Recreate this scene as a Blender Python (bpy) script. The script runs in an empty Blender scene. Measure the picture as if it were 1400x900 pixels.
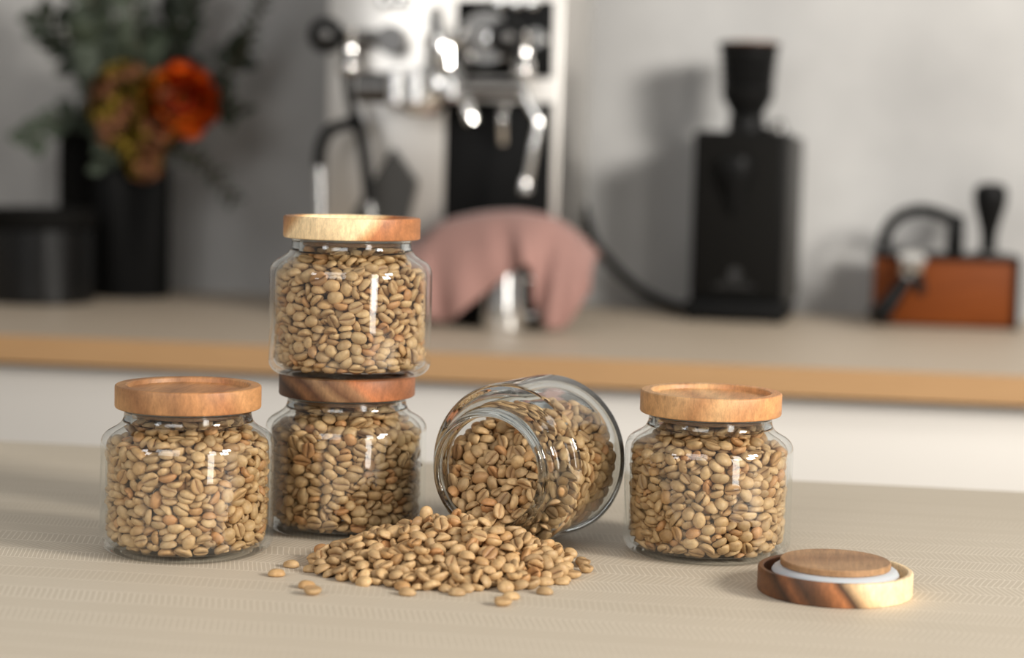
import bpy, bmesh, math, random
import numpy as np
from mathutils import Vector, Matrix, Quaternion
PI = math.pi
rng = random.Random(7)
S = bpy.context.scene
C = S.collection

# ------------------------------------------------------------------ camera
F_PX, PITCH, ROLL, YAW, CAM_H = 2664.1, 0.0889, 0.0244, 0.1582, 0.2338
fw = Vector((-math.sin(YAW)*math.cos(PITCH), math.cos(YAW)*math.cos(PITCH), -math.sin(PITCH)))
rt = Vector((math.cos(YAW), math.sin(YAW), 0)); up = rt.cross(fw)
rt2 = rt*math.cos(ROLL) + up*math.sin(ROLL); up2 = up*math.cos(ROLL) - rt*math.sin(ROLL)
cam = bpy.data.cameras.new('camera'); camo = bpy.data.objects.new('camera', cam); C.objects.link(camo)
Mx = Matrix((rt2, up2, -fw)).transposed().to_4x4(); Mx.translation = (0, 0, CAM_H); camo.matrix_world = Mx
cam.sensor_width = 36; cam.lens = F_PX/1400*36; cam.clip_start = 0.02
cam.dof.use_dof = True; cam.dof.focus_distance = 1.13; cam.dof.aperture_fstop = 4.2; cam.dof.aperture_blades = 0
S.camera = camo
# ------------------------------------------------------------------ world, lights, exposure
S.view_settings.view_transform = 'Standard'; S.view_settings.look = 'None'
S.view_settings.gamma = 1; S.view_settings.exposure = 0.26; S.view_settings.use_curve_mapping = False
S.cycles.use_denoising = True
S.cycles.transparent_max_bounces = 24; S.cycles.max_bounces = 10
S.cycles.caustics_reflective = False; S.cycles.caustics_refractive = True; S.cycles.transmission_bounces = 14; S.cycles.sample_clamp_indirect = 4.0
W = bpy.data.worlds.new('world'); S.world = W; W.use_nodes = True
W.node_tree.nodes['Background'].inputs[0].default_value = (1.0, 0.985, 0.96, 1)
W.node_tree.nodes['Background'].inputs[1].default_value = 0.25
def area(name, loc, target, sx, sy, power, col, spread=180):
    l = bpy.data.lights.new(name, 'AREA'); l.shape = 'RECTANGLE'; l.size = sx; l.size_y = sy; l.energy = power; l.color = col; l.spread = math.radians(spread)
    o = bpy.data.objects.new(name, l); C.objects.link(o); o.location = loc
    o.rotation_euler = (Vector(target)-Vector(loc)).to_track_quat('-Z', 'Y').to_euler()
    return o
area('key_softbox', (2.35, 0.25, 1.20), (-0.15, 1.45, 0.05), 0.62, 0.62, 76, (1.0, 0.95, 0.87))
area('front_softbox', (1.15, -0.15, 0.45), (-0.15, 1.15, 0.06), 0.32, 0.9, 9, (1.0, 0.96, 0.90))
area('left_fill', (-1.25, 0.0, 0.55), (-0.2, 1.15, 0.06), 0.22, 0.35, 2.2, (0.95, 0.97, 1.0))
area('wall_light', (0.80, 1.70, 0.75), (-0.30, 3.05, 0.52), 0.28, 0.28, 3.6, (1.0, 0.96, 0.90), 95)
area('added_front_fill', (-0.8, -1.6, 1.5), (-0.6, 2.2, 0.2), 1.6, 1.1, 23, (1.0, 0.985, 0.96))  # unseen fill behind the camera, added to brighten steel and cabinet fronts

# ------------------------------------------------------------------ helpers
def tag(o, label=None, cat=None, group=None, kind=None):
    if label: o['label'] = label
    if cat: o['category'] = cat
    if group: o['group'] = group
    if kind: o['kind'] = kind
    return o
def empty(name, loc=(0, 0, 0), rz=0, **k):
    o = bpy.data.objects.new(name, None); C.objects.link(o); o.location = loc; o.rotation_euler = (0, 0, rz)
    o.empty_display_size = 0.02
    return tag(o, **k)
def link(name, me, mat=None, parent=None, loc=None, rot=None):
    o = bpy.data.objects.new(name, me); C.objects.link(o)
    if mat and not me.materials: me.materials.append(mat)
    if parent: o.parent = parent
    if loc: o.location = loc
    if rot: o.rotation_euler = rot
    return o
def fin(bm, name, mat, parent=None, smooth=None, loc=None, rot=None):
    bmesh.ops.recalc_face_normals(bm, faces=bm.faces)
    me = bpy.data.meshes.new(name); bm.to_mesh(me); bm.free()
    if smooth is not None:
        for p in me.polygons: p.use_smooth = True
        if smooth < 3: me.set_sharp_from_angle(angle=smooth)
    return link(name, me, mat, parent, loc, rot)
def box(bm, x0, x1, y0, y1, z0, z1, bev=0.0, seg=2):
    r = bmesh.ops.create_cube(bm, size=1)
    bmesh.ops.scale(bm, vec=(x1-x0, y1-y0, z1-z0), verts=r['verts'])
    bmesh.ops.translate(bm, vec=((x0+x1)/2, (y0+y1)/2, (z0+z1)/2), verts=r['verts'])
    if bev:
        es = list({e for v in r['verts'] for e in v.link_edges})
        bmesh.ops.bevel(bm, geom=es, offset=bev, segments=seg, affect='EDGES', profile=0.5)
def boxo(name, mat, parent, x0, x1, y0, y1, z0, z1, bev=0.0, seg=2, **k):
    bm = bmesh.new(); box(bm, x0, x1, y0, y1, z0, z1, bev, seg); return fin(bm, name, mat, parent, 0.6, **k)
def lathe(bm, prof, n=64, M=None, closed=False):
    """prof: (r, z) points; r<1e-6 becomes a pole"""
    rings = []
    for r, z in prof:
        if r < 1e-6: rings.append([bm.verts.new((0, 0, z))])
        else: rings.append([bm.verts.new((r*math.cos(2*PI*k/n), r*math.sin(2*PI*k/n), z)) for k in range(n)])
    prs = list(zip(rings, rings[1:])) + ([(rings[-1], rings[0])] if closed else [])
    for A, B in prs:
        for k in range(n):
            q = []
            for v in (A[k % len(A)], A[(k+1) % len(A)], B[(k+1) % len(B)], B[k % len(B)]):
                if v not in q: q.append(v)
            if len(q) > 2: bm.faces.new(q)
    if M is not None:
        bmesh.ops.transform(bm, matrix=M, verts=[v for R in rings for v in R])
def latheo(name, mat, parent, prof, n=64, closed=False, sm=0.6, M=None, **k):
    bm = bmesh.new(); lathe(bm, prof, n, M, closed); return fin(bm, name, mat, parent, sm, **k)
def arc(cx, cz, r, a0, a1, n):
    return [(cx+r*math.cos(math.radians(a0+(a1-a0)*i/n)), cz+r*math.sin(math.radians(a0+(a1-a0)*i/n))) for i in range(n+1)]
def cat(pts, m=6):
    P = [Vector(p) for p in pts]; P = [2*P[0]-P[1]] + P + [2*P[-1]-P[-2]]; out = []
    for i in range(1, len(P)-2):
        for k in range(m):
            t = k/m; a, b, c, d = P[i-1], P[i], P[i+1], P[i+2]
            out.append(0.5*((2*b)+(c-a)*t+(2*a-5*b+4*c-d)*t*t+(3*b-a-3*c+d)*t**3))
    return out + [P[-2]]
def tube(bm, pts, r, n=12, m=6, smooth=True):
    P = cat(pts, m) if smooth else [Vector(p) for p in pts]
    N = len(P); rr = r if callable(r) else (lambda t: r)
    up_ = Vector((0.3, 0.2, 0.9)); rings = []
    for i, p in enumerate(P):
        d = (P[min(i+1, N-1)]-P[max(i-1, 0)]).normalized(); a = d.cross(up_).normalized(); b = a.cross(d)
        q = rr(i/(N-1)); rings.append([bm.verts.new(p+a*q*math.cos(2*PI*k/n)+b*q*math.sin(2*PI*k/n)) for k in range(n)])
    for A, B in zip(rings, rings[1:]):
        for k in range(n): bm.faces.new((A[k], A[(k+1) % n], B[(k+1) % n], B[k]))
    bm.faces.new(rings[0]); bm.faces.new(rings[-1])
def tubeo(name, mat, parent, pts, r, n=12, m=6, smooth=True, **k):
    bm = bmesh.new(); tube(bm, pts, r, n, m, smooth); return fin(bm, name, mat, parent, 0.9, **k)
def alongY(x, y, z, d=-1):     # lathe axis z -> world -y
    return Matrix.Translation((x, y, z)) @ Matrix.Rotation(PI/2 if d < 0 else -PI/2, 4, 'X')

# ------------------------------------------------------------------ materials
class NT:
    def __init__(s, name):
        s.m = bpy.data.materials.new(name); s.m.use_nodes = True; s.t = s.m.node_tree; s.t.nodes.clear()
        s.out = s.n('ShaderNodeOutputMaterial')
    def n(s, ty, **k):
        x = s.t.nodes.new(ty)
        for a, b in k.items(): setattr(x, a, b)
        return x
    def l(s, a, b): s.t.links.new(a, b)
    def put(s, sock, v):
        if hasattr(v, 'links') or isinstance(v, bpy.types.NodeSocket): s.l(v, sock)
        else: sock.default_value = v
    def math(s, op, a, b=0.0, c=None, clamp=False):
        x = s.n('ShaderNodeMath', operation=op, use_clamp=clamp); s.put(x.inputs[0], a); s.put(x.inputs[1], b)
        if c is not None: s.put(x.inputs[2], c)
        return x.outputs[0]
    def mix(s, f, a, b, mode='MIX'):
        x = s.n('ShaderNodeMix', data_type='RGBA', blend_type=mode); s.put(x.inputs['Factor'], f)
        s.put(x.inputs[6], a if not isinstance(a, tuple) else (*a, 1)[:4]); s.put(x.inputs[7], b if not isinstance(b, tuple) else (*b, 1)[:4])
        return x.outputs[2]
    def noise(s, vec, scale, detail=3, rough=0.5, out='Fac'):
        x = s.n('ShaderNodeTexNoise'); s.l(vec, x.inputs['Vector']); x.inputs['Scale'].default_value = scale
        x.inputs['Detail'].default_value = detail; x.inputs['Roughness'].default_value = rough; return x.outputs[out]
    def coord(s, k='Object', scale=None, loc=None, rot=None):
        c = s.n('ShaderNodeTexCoord').outputs[k]
        if scale or loc or rot:
            m = s.n('ShaderNodeMapping'); s.l(c, m.inputs[0])
            if scale: m.inputs['Scale'].default_value = scale
            if loc: m.inputs['Location'].default_value = loc
            if rot: m.inputs['Rotation'].default_value = rot
            c = m.outputs[0]
        return c
    def ramp(s, f, stops, interp='LINEAR'):
        x = s.n('ShaderNodeValToRGB'); s.l(f, x.inputs[0]); e = x.color_ramp; e.interpolation = interp
        while len(e.elements) < len(stops): e.elements.new(0.5)
        for el, (p, c) in zip(e.elements, stops): el.position = p; el.color = (*c, 1)
        return x.outputs[0]
    def pbr(s, col, rough=0.5, metal=0.0, bump=None, bstr=0.2, bdist=0.001, **k):
        b = s.n('ShaderNodeBsdfPrincipled'); s.put(b.inputs['Base Color'], (*col, 1) if isinstance(col, tuple) else col)
        s.put(b.inputs['Roughness'], rough); b.inputs['Metallic'].default_value = metal
        for a, v in k.items(): s.put(b.inputs[a.replace('_', ' ')], v)
        if bump is not None:
            x = s.n('ShaderNodeBump'); x.inputs['Strength'].default_value = bstr; x.inputs['Distance'].default_value = bdist
            s.l(bump, x.inputs['Height']); s.l(x.outputs[0], b.inputs['Normal'])
        s.l(b.outputs[0], s.out.inputs[0]); return s.m
def lin(r, g, b): return tuple(((v/255)/12.92 if v <= 10 else (((v/255)+.055)/1.055)**2.4) for v in (r, g, b))
def simple(name, col, rough=0.5, metal=0.0, nscale=60, var=0.12, **k):
    t = NT(name); c = t.coord(); n = t.noise(c, nscale, 3)
    a = tuple(v*(1-var) for v in col); b = tuple(min(1, v*(1+var)) for v in col)
    return t.pbr(t.mix(n, a, b), rough, metal, bump=n, bstr=0.08, **k)

def glass_mat():
    t = NT('clear_glass'); g = t.n('ShaderNodeNewGeometry')
    d = t.n('ShaderNodeVectorMath', operation='DOT_PRODUCT'); t.l(g.outputs['Incoming'], d.inputs[0]); t.l(g.outputs['Normal'], d.inputs[1])
    c = t.math('ABSOLUTE', d.outputs['Value']); om = t.math('SUBTRACT', 1.0, c, clamp=True)
    sch = t.math('MULTIPLY_ADD', t.math('POWER', om, 5.0), 0.93, 0.045)
    tr = t.n('ShaderNodeBsdfTransparent')
    t.l(t.mix(t.math('POWER', om, 3.0), (0.985, 0.99, 0.985), (0.93, 0.95, 0.95)), tr.inputs[0])
    gl = t.n('ShaderNodeBsdfGlossy'); gl.inputs['Roughness'].default_value = 0.015; gl.inputs[0].default_value = (1, 1, 1, 1)
    nz = t.noise(t.coord(), 28, 1); bp = t.n('ShaderNodeBump'); bp.inputs['Strength'].default_value = 0.25; bp.inputs['Distance'].default_value = 0.002
    t.l(nz, bp.inputs['Height']); t.l(bp.outputs[0], gl.inputs['Normal'])
    m1 = t.n('ShaderNodeMixShader'); t.l(sch, m1.inputs[0]); t.l(tr.outputs[0], m1.inputs[1]); t.l(gl.outputs[0], m1.inputs[2])
    t.l(m1.outputs[0], t.out.inputs[0]); return t.m
GLASS = glass_mat()
def thick_glass():
    t = NT('thick_glass'); b = t.n('ShaderNodeBsdfGlass'); b.inputs['IOR'].default_value = 1.48; b.inputs['Roughness'].default_value = 0.02
    n = t.noise(t.coord(), 120, 2); t.l(t.mix(n, (0.93, 0.95, 0.95), (0.97, 0.98, 0.98)), b.inputs[0])
    t.l(b.outputs[0], t.out.inputs[0]); return t.m
TGLASS = thick_glass()

def wood(name, stops, off=0.0, *, dirx=1.0, diry=0.25, slant=0.35, half=0.046, rough=0.5, seed=0.0, dist=0.18, gcontrast=0.5):
    """stops along the grain-crossing axis; object coordinates of the lid"""
    t = NT(name); c = t.coord(); s = t.n('ShaderNodeSeparateXYZ'); t.l(c, s.inputs[0])
    u = t.math('MULTIPLY_ADD', s.outputs[0], dirx, t.math('MULTIPLY_ADD', s.outputs[1], diry, t.math('MULTIPLY', s.outputs[2], slant)))
    cc = t.coord(scale=(1, 1, 1), loc=(seed, seed*.7, seed*.3))
    w = t.noise(cc, 22, 3, 0.55)
    f = t.math('MULTIPLY_ADD', u, 0.5/half, 0.5+off)
    f = t.math('ADD', f, t.math('MULTIPLY', t.math('SUBTRACT', w, 0.5), dist))
    base = t.ramp(f, stops)
    # fine grain lines run along the axis that the colour bands do not cross
    a = math.atan2(diry, dirx)
    gm = t.coord(rot=(0, 0, -a), loc=(seed, 0, 0), scale=(1.0, 0.10, 0.35))
    g1 = t.noise(gm, 420, 3, 0.6); g2 = t.noise(gm, 1500, 2, 0.6)
    gg = t.math('MULTIPLY_ADD', g2, 0.4, t.math('MULTIPLY', g1, 0.6))
    k = t.math('MULTIPLY_ADD', t.math('SUBTRACT', gg, 0.5), gcontrast*3.0, 1.0)
    v = t.n('ShaderNodeVectorMath', operation='SCALE'); t.l(base, v.inputs[0]); t.l(k, v.inputs['Scale'])
    return t.pbr(v.outputs[0], rough, bump=gg, bstr=0.25, bdist=0.0004)

def bean_mat():
    t = NT('green_bean'); a = t.n('ShaderNodeAttribute', attribute_name='rnd').outputs['Fac']
    oi = t.n('ShaderNodeObjectInfo').outputs['Random']; v = t.math('FRACT', t.math('ADD', a, oi))
    base = t.ramp(v, [(0, lin(202, 170, 124)), (.25, lin(214, 180, 132)), (.5, lin(182, 154, 114)), (.72, lin(222, 188, 138)), (.86, lin(198, 158, 108)), (.96, lin(204, 150, 100)), (1, lin(168, 138, 98))])
    c = t.coord(scale=(1, 1, 1)); n1 = t.noise(c, 260, 3, 0.6); n2 = t.noise(c, 900, 2, 0.6)
    col = t.mix(t.math('MULTIPLY_ADD', n1, 2.2, -0.65, clamp=True), base, t.mix(0.6, base, lin(136, 96, 58)))
    cr = t.n('ShaderNodeAttribute', attribute_name='crease').outputs['Fac']
    col = t.mix(t.math('MULTIPLY', cr, 0.9), col, lin(118, 76, 42))
    return t.pbr(col, 0.5, bump=n2, bstr=0.3, bdist=0.0003, Specular_IOR_Level=0.35)
BEAN = bean_mat()

def table_mat():
    t = NT('patterned_laminate'); c = t.coord(); s = t.n('ShaderNodeSeparateXYZ'); t.l(c, s.inputs[0])
    x, y = s.outputs[0], s.outputs[1]
    wob = t.noise(c, 7, 2); wob2 = t.noise(c, 60, 2)
    yy = t.math('ADD', y, t.math('MULTIPLY', wob, 0.010))
    rowf = t.math('DIVIDE', yy, 0.023)
    row = t.math('FLOOR', rowf)
    wn = t.n('ShaderNodeTexWhiteNoise', noise_dimensions='1D'); t.l(row, wn.inputs['W']); rnd = wn.outputs['Value']
    rnd2 = t.n('ShaderNodeTexWhiteNoise', noise_dimensions='1D'); t.l(t.math('ADD', row, 37.3), rnd2.inputs['W']); r2 = rnd2.outputs['Value']
    tri = t.math('PINGPONG', rowf, 1.0)
    amp = t.math('MULTIPLY_ADD', rnd, 0.003, 0.0045)
    u = t.math('ADD', t.math('ADD', x, t.math('MULTIPLY', tri, amp)), t.math('MULTIPLY', wob2, 0.0012))
    per = t.math('MULTIPLY_ADD', t.math('GREATER_THAN', r2, 0.62), -0.0008, 0.0034)
    fr = t.math('ABSOLUTE', t.math('SUBTRACT', t.math('FRACT', t.math('DIVIDE', u, per)), 0.5))
    line = t.math('SUBTRACT', 1.0, t.math('DIVIDE', fr, 0.14), clamp=True)
    line = t.math('MULTIPLY', line, t.math('MULTIPLY_ADD', rnd, 0.5, 0.5))
    fy = t.math('ABSOLUTE', t.math('SUBTRACT', t.math('FRACT', rowf), 0.5))
    hl = t.math('GREATER_THAN', fy, 0.475)
    pat = t.math('MULTIPLY', t.math('MAXIMUM', line, t.math('MULTIPLY', hl, 0.5)), t.math('MULTIPLY_ADD', t.noise(c, 3.5, 2), 1.6, 0.0, clamp=True), clamp=True)
    base = t.mix(t.noise(c, 2.5, 3), lin(193, 180, 160), lin(205, 193, 174))
    col = t.mix(t.math('MULTIPLY', pat, 1.0), base, lin(238, 228, 212))
    return t.pbr(col, 0.55, Specular_IOR_Level=0.35)
def plaster(name, a, b):
    t = NT(name); c = t.coord('Generated' if False else 'Object'); n = t.noise(c, 3.2, 5, 0.55); m = t.noise(c, 60, 4)
    col = t.mix(t.math('MULTIPLY_ADD', n, 1.8, -0.4, clamp=True), a, b)
    return t.pbr(col, 0.85, bump=m, bstr=0.25, bdist=0.002)
def edge_mat():
    t = NT('oak_edge_band'); c = t.coord(scale=(1, 1, 14)); n = t.noise(c, 14, 4, 0.6)
    g = t.coord(scale=(4, 4, 220)); n2 = t.noise(g, 4, 2)
    return t.pbr(t.mix(t.math('MULTIPLY_ADD', n2, 0.5, t.math('MULTIPLY', n, 0.5)), lin(170, 130, 88), lin(198, 158, 112)), 0.5)
M_TABLE = table_mat()
M_WALL = plaster('grey_plaster', lin(162, 161, 160), lin(196, 195, 193))
M_EDGE = edge_mat()
M_TOP = simple('worktop_laminate', lin(190, 174, 154), 0.5, nscale=9, var=0.04)
M_CAB = simple('white_lacquer', lin(218, 213, 206), 0.4, nscale=8, var=0.02)
M_BLACK = simple('black_satin', (0.006, 0.006, 0.006), 0.42, nscale=90, Specular_IOR_Level=0.1)
M_BLACKM = simple('black_matt', (0.005, 0.0046, 0.004), 0.7, nscale=90, Specular_IOR_Level=0.1)
M_GLOSSB = simple('black_gloss', (0.006, 0.006, 0.006), 0.2, nscale=30, Specular_IOR_Level=0.3)
M_STEEL = simple('brushed_steel', (0.82, 0.79, 0.75), 0.36, 1.0, nscale=14, var=0.05)
M_CHROME = simple('chrome', (0.86, 0.85, 0.83), 0.09, 1.0, nscale=10, var=0.02)
M_DSTEEL = simple('dark_steel', (0.16, 0.155, 0.15), 0.35, 1.0, nscale=20, var=0.1)
M_WHITE = simple('white_silicone', lin(196, 196, 200), 0.45, nscale=50, var=0.02, Subsurface_Weight=0.15)
M_CANB = simple('canister_black', (0.006, 0.006, 0.006), 0.24, nscale=5, Specular_IOR_Level=0.35)
M_RAIL = simple('dark_grey_plastic', (0.045, 0.043, 0.04), 0.5, Specular_IOR_Level=0.3)
M_AMBER = simple('amber_rim', (0.25, 0.09, 0.02), 0.3)
M_STATION = None

# ------------------------------------------------------------------ the setting
def struct(name, x0, x1, y0, y1, z0, z1, m):
    bm = bmesh.new(); box(bm, x0, x1, y0, y1, z0, z1); o = fin(bm, name, m); o['kind'] = 'structure'; return o
M_FLOOR = simple('floor_grey', lin(140, 130, 120), 0.6, nscale=4, var=0.1)
struct('floor', -3.4, 3.4, -2.6, 3.05, -0.95, -0.90, M_FLOOR)
struct('wall_back', -3.4, 3.4, 3.052, 3.15, -0.90, 1.75, M_WALL)
struct('wall_left', -3.5, -3.4, -2.6, 3.15, -0.90, 1.75, M_WALL)

# worktop along the wall: slab + front edge band
wt = empty('worktop', (0, 2.65, -0.0331), label='long beige worktop with an oak front edge running under the coffee machine', cat='worktop')
boxo('slab', M_TOP, wt, -2.6, 2.2, 2.2452-2.65, 3.052-2.65, 0, 0.0331)
bm = bmesh.new(); box(bm, -2.6, 2.2, 2.2442-2.65-0.0008, 2.2452-2.65, 0, 0.0331, 0)
fin(bm, 'edge_band', M_EDGE, wt)
for i, (x0, x1, lab) in enumerate([(-2.6, -1.302, 'white base cabinet at the far left under the oak-edged worktop'), (-1.298, 0.598, 'wide white base cabinet under the middle of the oak-edged worktop'), (0.602, 2.2, 'white base cabinet at the far right under the oak-edged worktop')]):
    cb = empty('base_cabinet', ((x0+x1)/2, 2.65, -0.90), label=lab, cat='cabinet', group='base cabinets under the worktop')
    w = (x1-x0)/2
    boxo('carcass', M_CAB, cb, -w, w, -0.355, 0.40, 0.10, 0.865)
    boxo('plinth', M_CAB, cb, -w, w, -0.30, 0.38, 0.0, 0.10)
    boxo('door', M_CAB, cb, -w+0.0015, w-0.0015, -0.378, -0.356, 0.105, 0.860, 0.002)

# the table in front
tb = empty('kitchen_table', (-0.1, 0.90, -0.90), label='beige table printed with white herringbone lines that carries the jars', cat='table')
boxo('tabletop', M_TABLE, tb, -1.35, 1.25, -0.62, 0.5384, 0.87, 0.90, 0.0015, 1)
for sx in (-1.25, 1.15):
    for sy in (-0.55, 0.46): boxo('leg', M_CAB, tb, sx-0.03, sx+0.03, sy-0.03, sy+0.03, 0.0, 0.87, 0.003)

# ------------------------------------------------------------------ jars
BODY_PROF = ([(0.0, 0.0016)] + [(0.030, 0.0016), (0.036, 0.0010), (0.0385, 0.0)] + arc(0.0420, 0.0080, 0.0080, -90, 0, 10) + [(0.050, 0.02), (0.050, 0.045)]
    + arc(0.0410, 0.0622, 0.0090, 0, 62, 9) + [(0.0430, 0.0714), (0.0410, 0.0726), (0.0390, 0.0742), (0.0376, 0.0760), (0.0368, 0.0784)]
    + [(0.0366, 0.0812), (0.0366, 0.0822), (0.0374, 0.0828), (0.0374, 0.0842), (0.0366, 0.0848), (0.0364, 0.0875), (0.0358, 0.0892), (0.0344, 0.0898), (0.0330, 0.0893), (0.0323, 0.0880), (0.0322, 0.0815)]
    + [(0.0325, 0.0775), (0.0336, 0.0748), (0.0358, 0.0726), (0.0390, 0.0704), (0.0420, 0.0686), (0.0446, 0.0664), (0.0463, 0.0637), (0.0470, 0.0605), (0.0470, 0.0200), (0.0470, 0.0105)]
    + arc(0.0420, 0.0090, 0.0050, 0, -88, 5) + [(0.030, 0.0038), (0.0, 0.0038)])
JARMESH = {}
def glass_body(parent, zt=0.0755):
    # thin walls; the heavy neck, rim and base refract
    if zt not in JARMESH:
        o = latheo('glass_body', GLASS, parent, BODY_PROF, 96, sm=1.2)
        o.data.materials.append(TGLASS)
        for p in o.data.polygons:
            if p.center.z > zt or (p.center.z < 0.0040 and zt < 0.07): p.material_index = 1
        JARMESH[zt] = o.data; return o
    return link('glass_body', JARMESH[zt], GLASS, parent)
def cyl_prof(r, z0, z1, b=0.0008):
    return [(0, z0), (r-b, z0), (r, z0+b), (r, z1-b), (r-b, z1), (0, z1)]
def lid_parts(root, mat, plugm, flip=False, gr=0.0316):
    # cap: recessed dish on top, deep groove below that takes the rim of the jar
    P = [(0.0, 0.0100), (0.0325, 0.0100), (0.0345, 0.0106), (0.0352, 0.0128), (0.0360, 0.0133), (0.0412, 0.0133), (0.0419, 0.0128), (0.0421, 0.0120), (0.0421, 0.0012), (0.0418, 0.0004), (0.0412, 0.0), (0.0394, 0.0), (0.0389, 0.0006), (0.0388, 0.0068), (0.0300, 0.0068), (0.0, 0.0068)]
    bm = bmesh.new(); lathe(bm, P, 96); cap = fin(bm, 'cap', mat, root, 0.5)
    bm = bmesh.new(); lathe(bm, cyl_prof(0.0300, -0.0045, -0.0008, 0.0006), 72); fin(bm, 'plug', plugm, root, 0.5)
    bm = bmesh.new(); lathe(bm, [(0, -0.0007), (gr-0.003, -0.0007), (gr-0.001, 0.0006), (gr, 0.0022), (gr-0.0012, 0.0030), (gr-0.0022, 0.0067), (0, 0.0067)], 72); fin(bm, 'gasket', M_WHITE, root, 0.6)
W_OR = (.42, .18, .065)
def L(*a): return lin(*a)
wd_left = wood('acacia_even', [(0, L(206, 164, 112)), (.12, L(190, 144, 94)), (.30, L(146, 102, 66)), (.45, L(176, 128, 84)), (.58, L(150, 106, 70)), (.72, L(190, 134, 86)), (.86, L(168, 112, 70)), (1, L(192, 140, 92))], .1, dirx=1, diry=.25, slant=.5, seed=3, dist=.30)
wd_top = wood('acacia_sapwood', [(0, L(132, 88, 56)), (.10, L(156, 108, 70)), (.17, L(190, 144, 96)), (.24, L(240, 212, 166)), (.68, L(244, 216, 170)), (.75, L(212, 160, 108)), (.80, L(176, 110, 66)), (1, L(170, 112, 70))], .157, dirx=1, diry=.2, slant=-.9, seed=11, dist=.09)
wd_low = wood('acacia_dark', [(0, L(84, 54, 38)), (.16, L(100, 66, 44)), (.28, L(58, 38, 28)), (.36, L(128, 90, 60)), (.44, L(88, 58, 40)), (.54, L(156, 120, 84)), (.62, L(104, 70, 46)), (.72, L(150, 108, 74)), (.80, L(188, 116, 72)), (1, L(146, 92, 60))], .1, dirx=1, diry=.3, slant=1.3, seed=21, dist=.16)
wd_right = wood('acacia_light', [(0, L(180, 136, 92)), (.25, L(208, 162, 112)), (.40, L(186, 134, 88)), (.55, L(216, 170, 120)), (.7, L(196, 140, 92)), (.85, L(212, 152, 98)), (1, L(190, 134, 88))], .1, dirx=1, diry=.3, slant=-.6, seed=31, dist=.30)
wd_loose = wood('acacia_striped', [(0, L(118, 78, 50)), (.10, L(104, 66, 40)), (.18, L(58, 38, 26)), (.25, L(134, 84, 52)), (.33, L(74, 50, 34)), (.42, L(112, 72, 44)), (.52, L(176, 112, 68)), (.57, L(70, 46, 30)), (.64, L(216, 178, 132)), (.72, L(242, 216, 174)), (1, L(238, 210, 166))], dirx=1, diry=.1, slant=-.7, seed=41, dist=.08)
wd_plug = wood('acacia_plug', [(0, L(150, 112, 78)), (.3, L(168, 130, 92)), (.5, L(146, 108, 74)), (.7, L(172, 134, 96)), (1, L(158, 118, 82))], dirx=.35, diry=1, slant=.2, seed=51, dist=.5, gcontrast=.5)

def jar(loc, rz, lab, lidm, lidlab, lrz=0.0):
    r = empty('storage_jar', loc, rz, label=lab, cat='jar', group='glass jars of green coffee beans')
    glass_body(r)
    ld = empty('lid', (0, 0, 0.0836), lrz); ld.parent = r; ld['label'] = lidlab
    lid_parts(ld, lidm, wd_plug)
    return r
J_LEFT, J_STACK, J_RIGHT = (-0.3614, 1.0794, 0.0), (-0.2892, 1.1694, 0.0), (-0.0637, 1.1583, 0.0)
J_TOP = (-0.2878, 1.1694, 0.0970)
jar(J_LEFT, 0, 'lidded glass jar of beans standing on the table at the far left', wd_left, 'evenly brown wooden lid')
jar(J_STACK, 0, 'lower glass jar of the stack of two, carrying another jar on its lid', wd_low, 'dark brown wooden lid with a red-orange end')
jar(J_TOP, 0, 'upper glass jar of the stack of two, resting on another jar', wd_top, 'wooden lid with a cream sapwood patch in front')
jar(J_RIGHT, 0, 'lidded glass jar of beans standing at the right, beside the loose lid', wd_right, 'light orange-brown wooden lid')
# tipped jar
G = math.radians(-108.5); AX = Vector((math.cos(G), math.sin(G), 0)); Q0 = Vector((-0.160, 1.186, 0.0503))
yy = Vector((0, 0, 1)).cross(AX); xx = yy.cross(AX)
MT = Matrix((xx, yy, AX)).transposed().to_4x4(); MT.translation = Q0
tj = empty('storage_jar', label='open glass jar lying on its side with beans spilling from its mouth', cat='jar', group='glass jars of green coffee beans')
tj.matrix_world = MT; glass_body(tj, 0.0650)
# loose lid, upside down
ll = empty('jar_lid', (0.0122, 1.0664, 0.0133), label='loose striped wooden jar lid lying upside down on the table at the right', cat='lid')
ll.rotation_euler = (PI, 0, 0)
lid_parts(ll, wd_loose, wd_plug, gr=0.0346)

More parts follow.
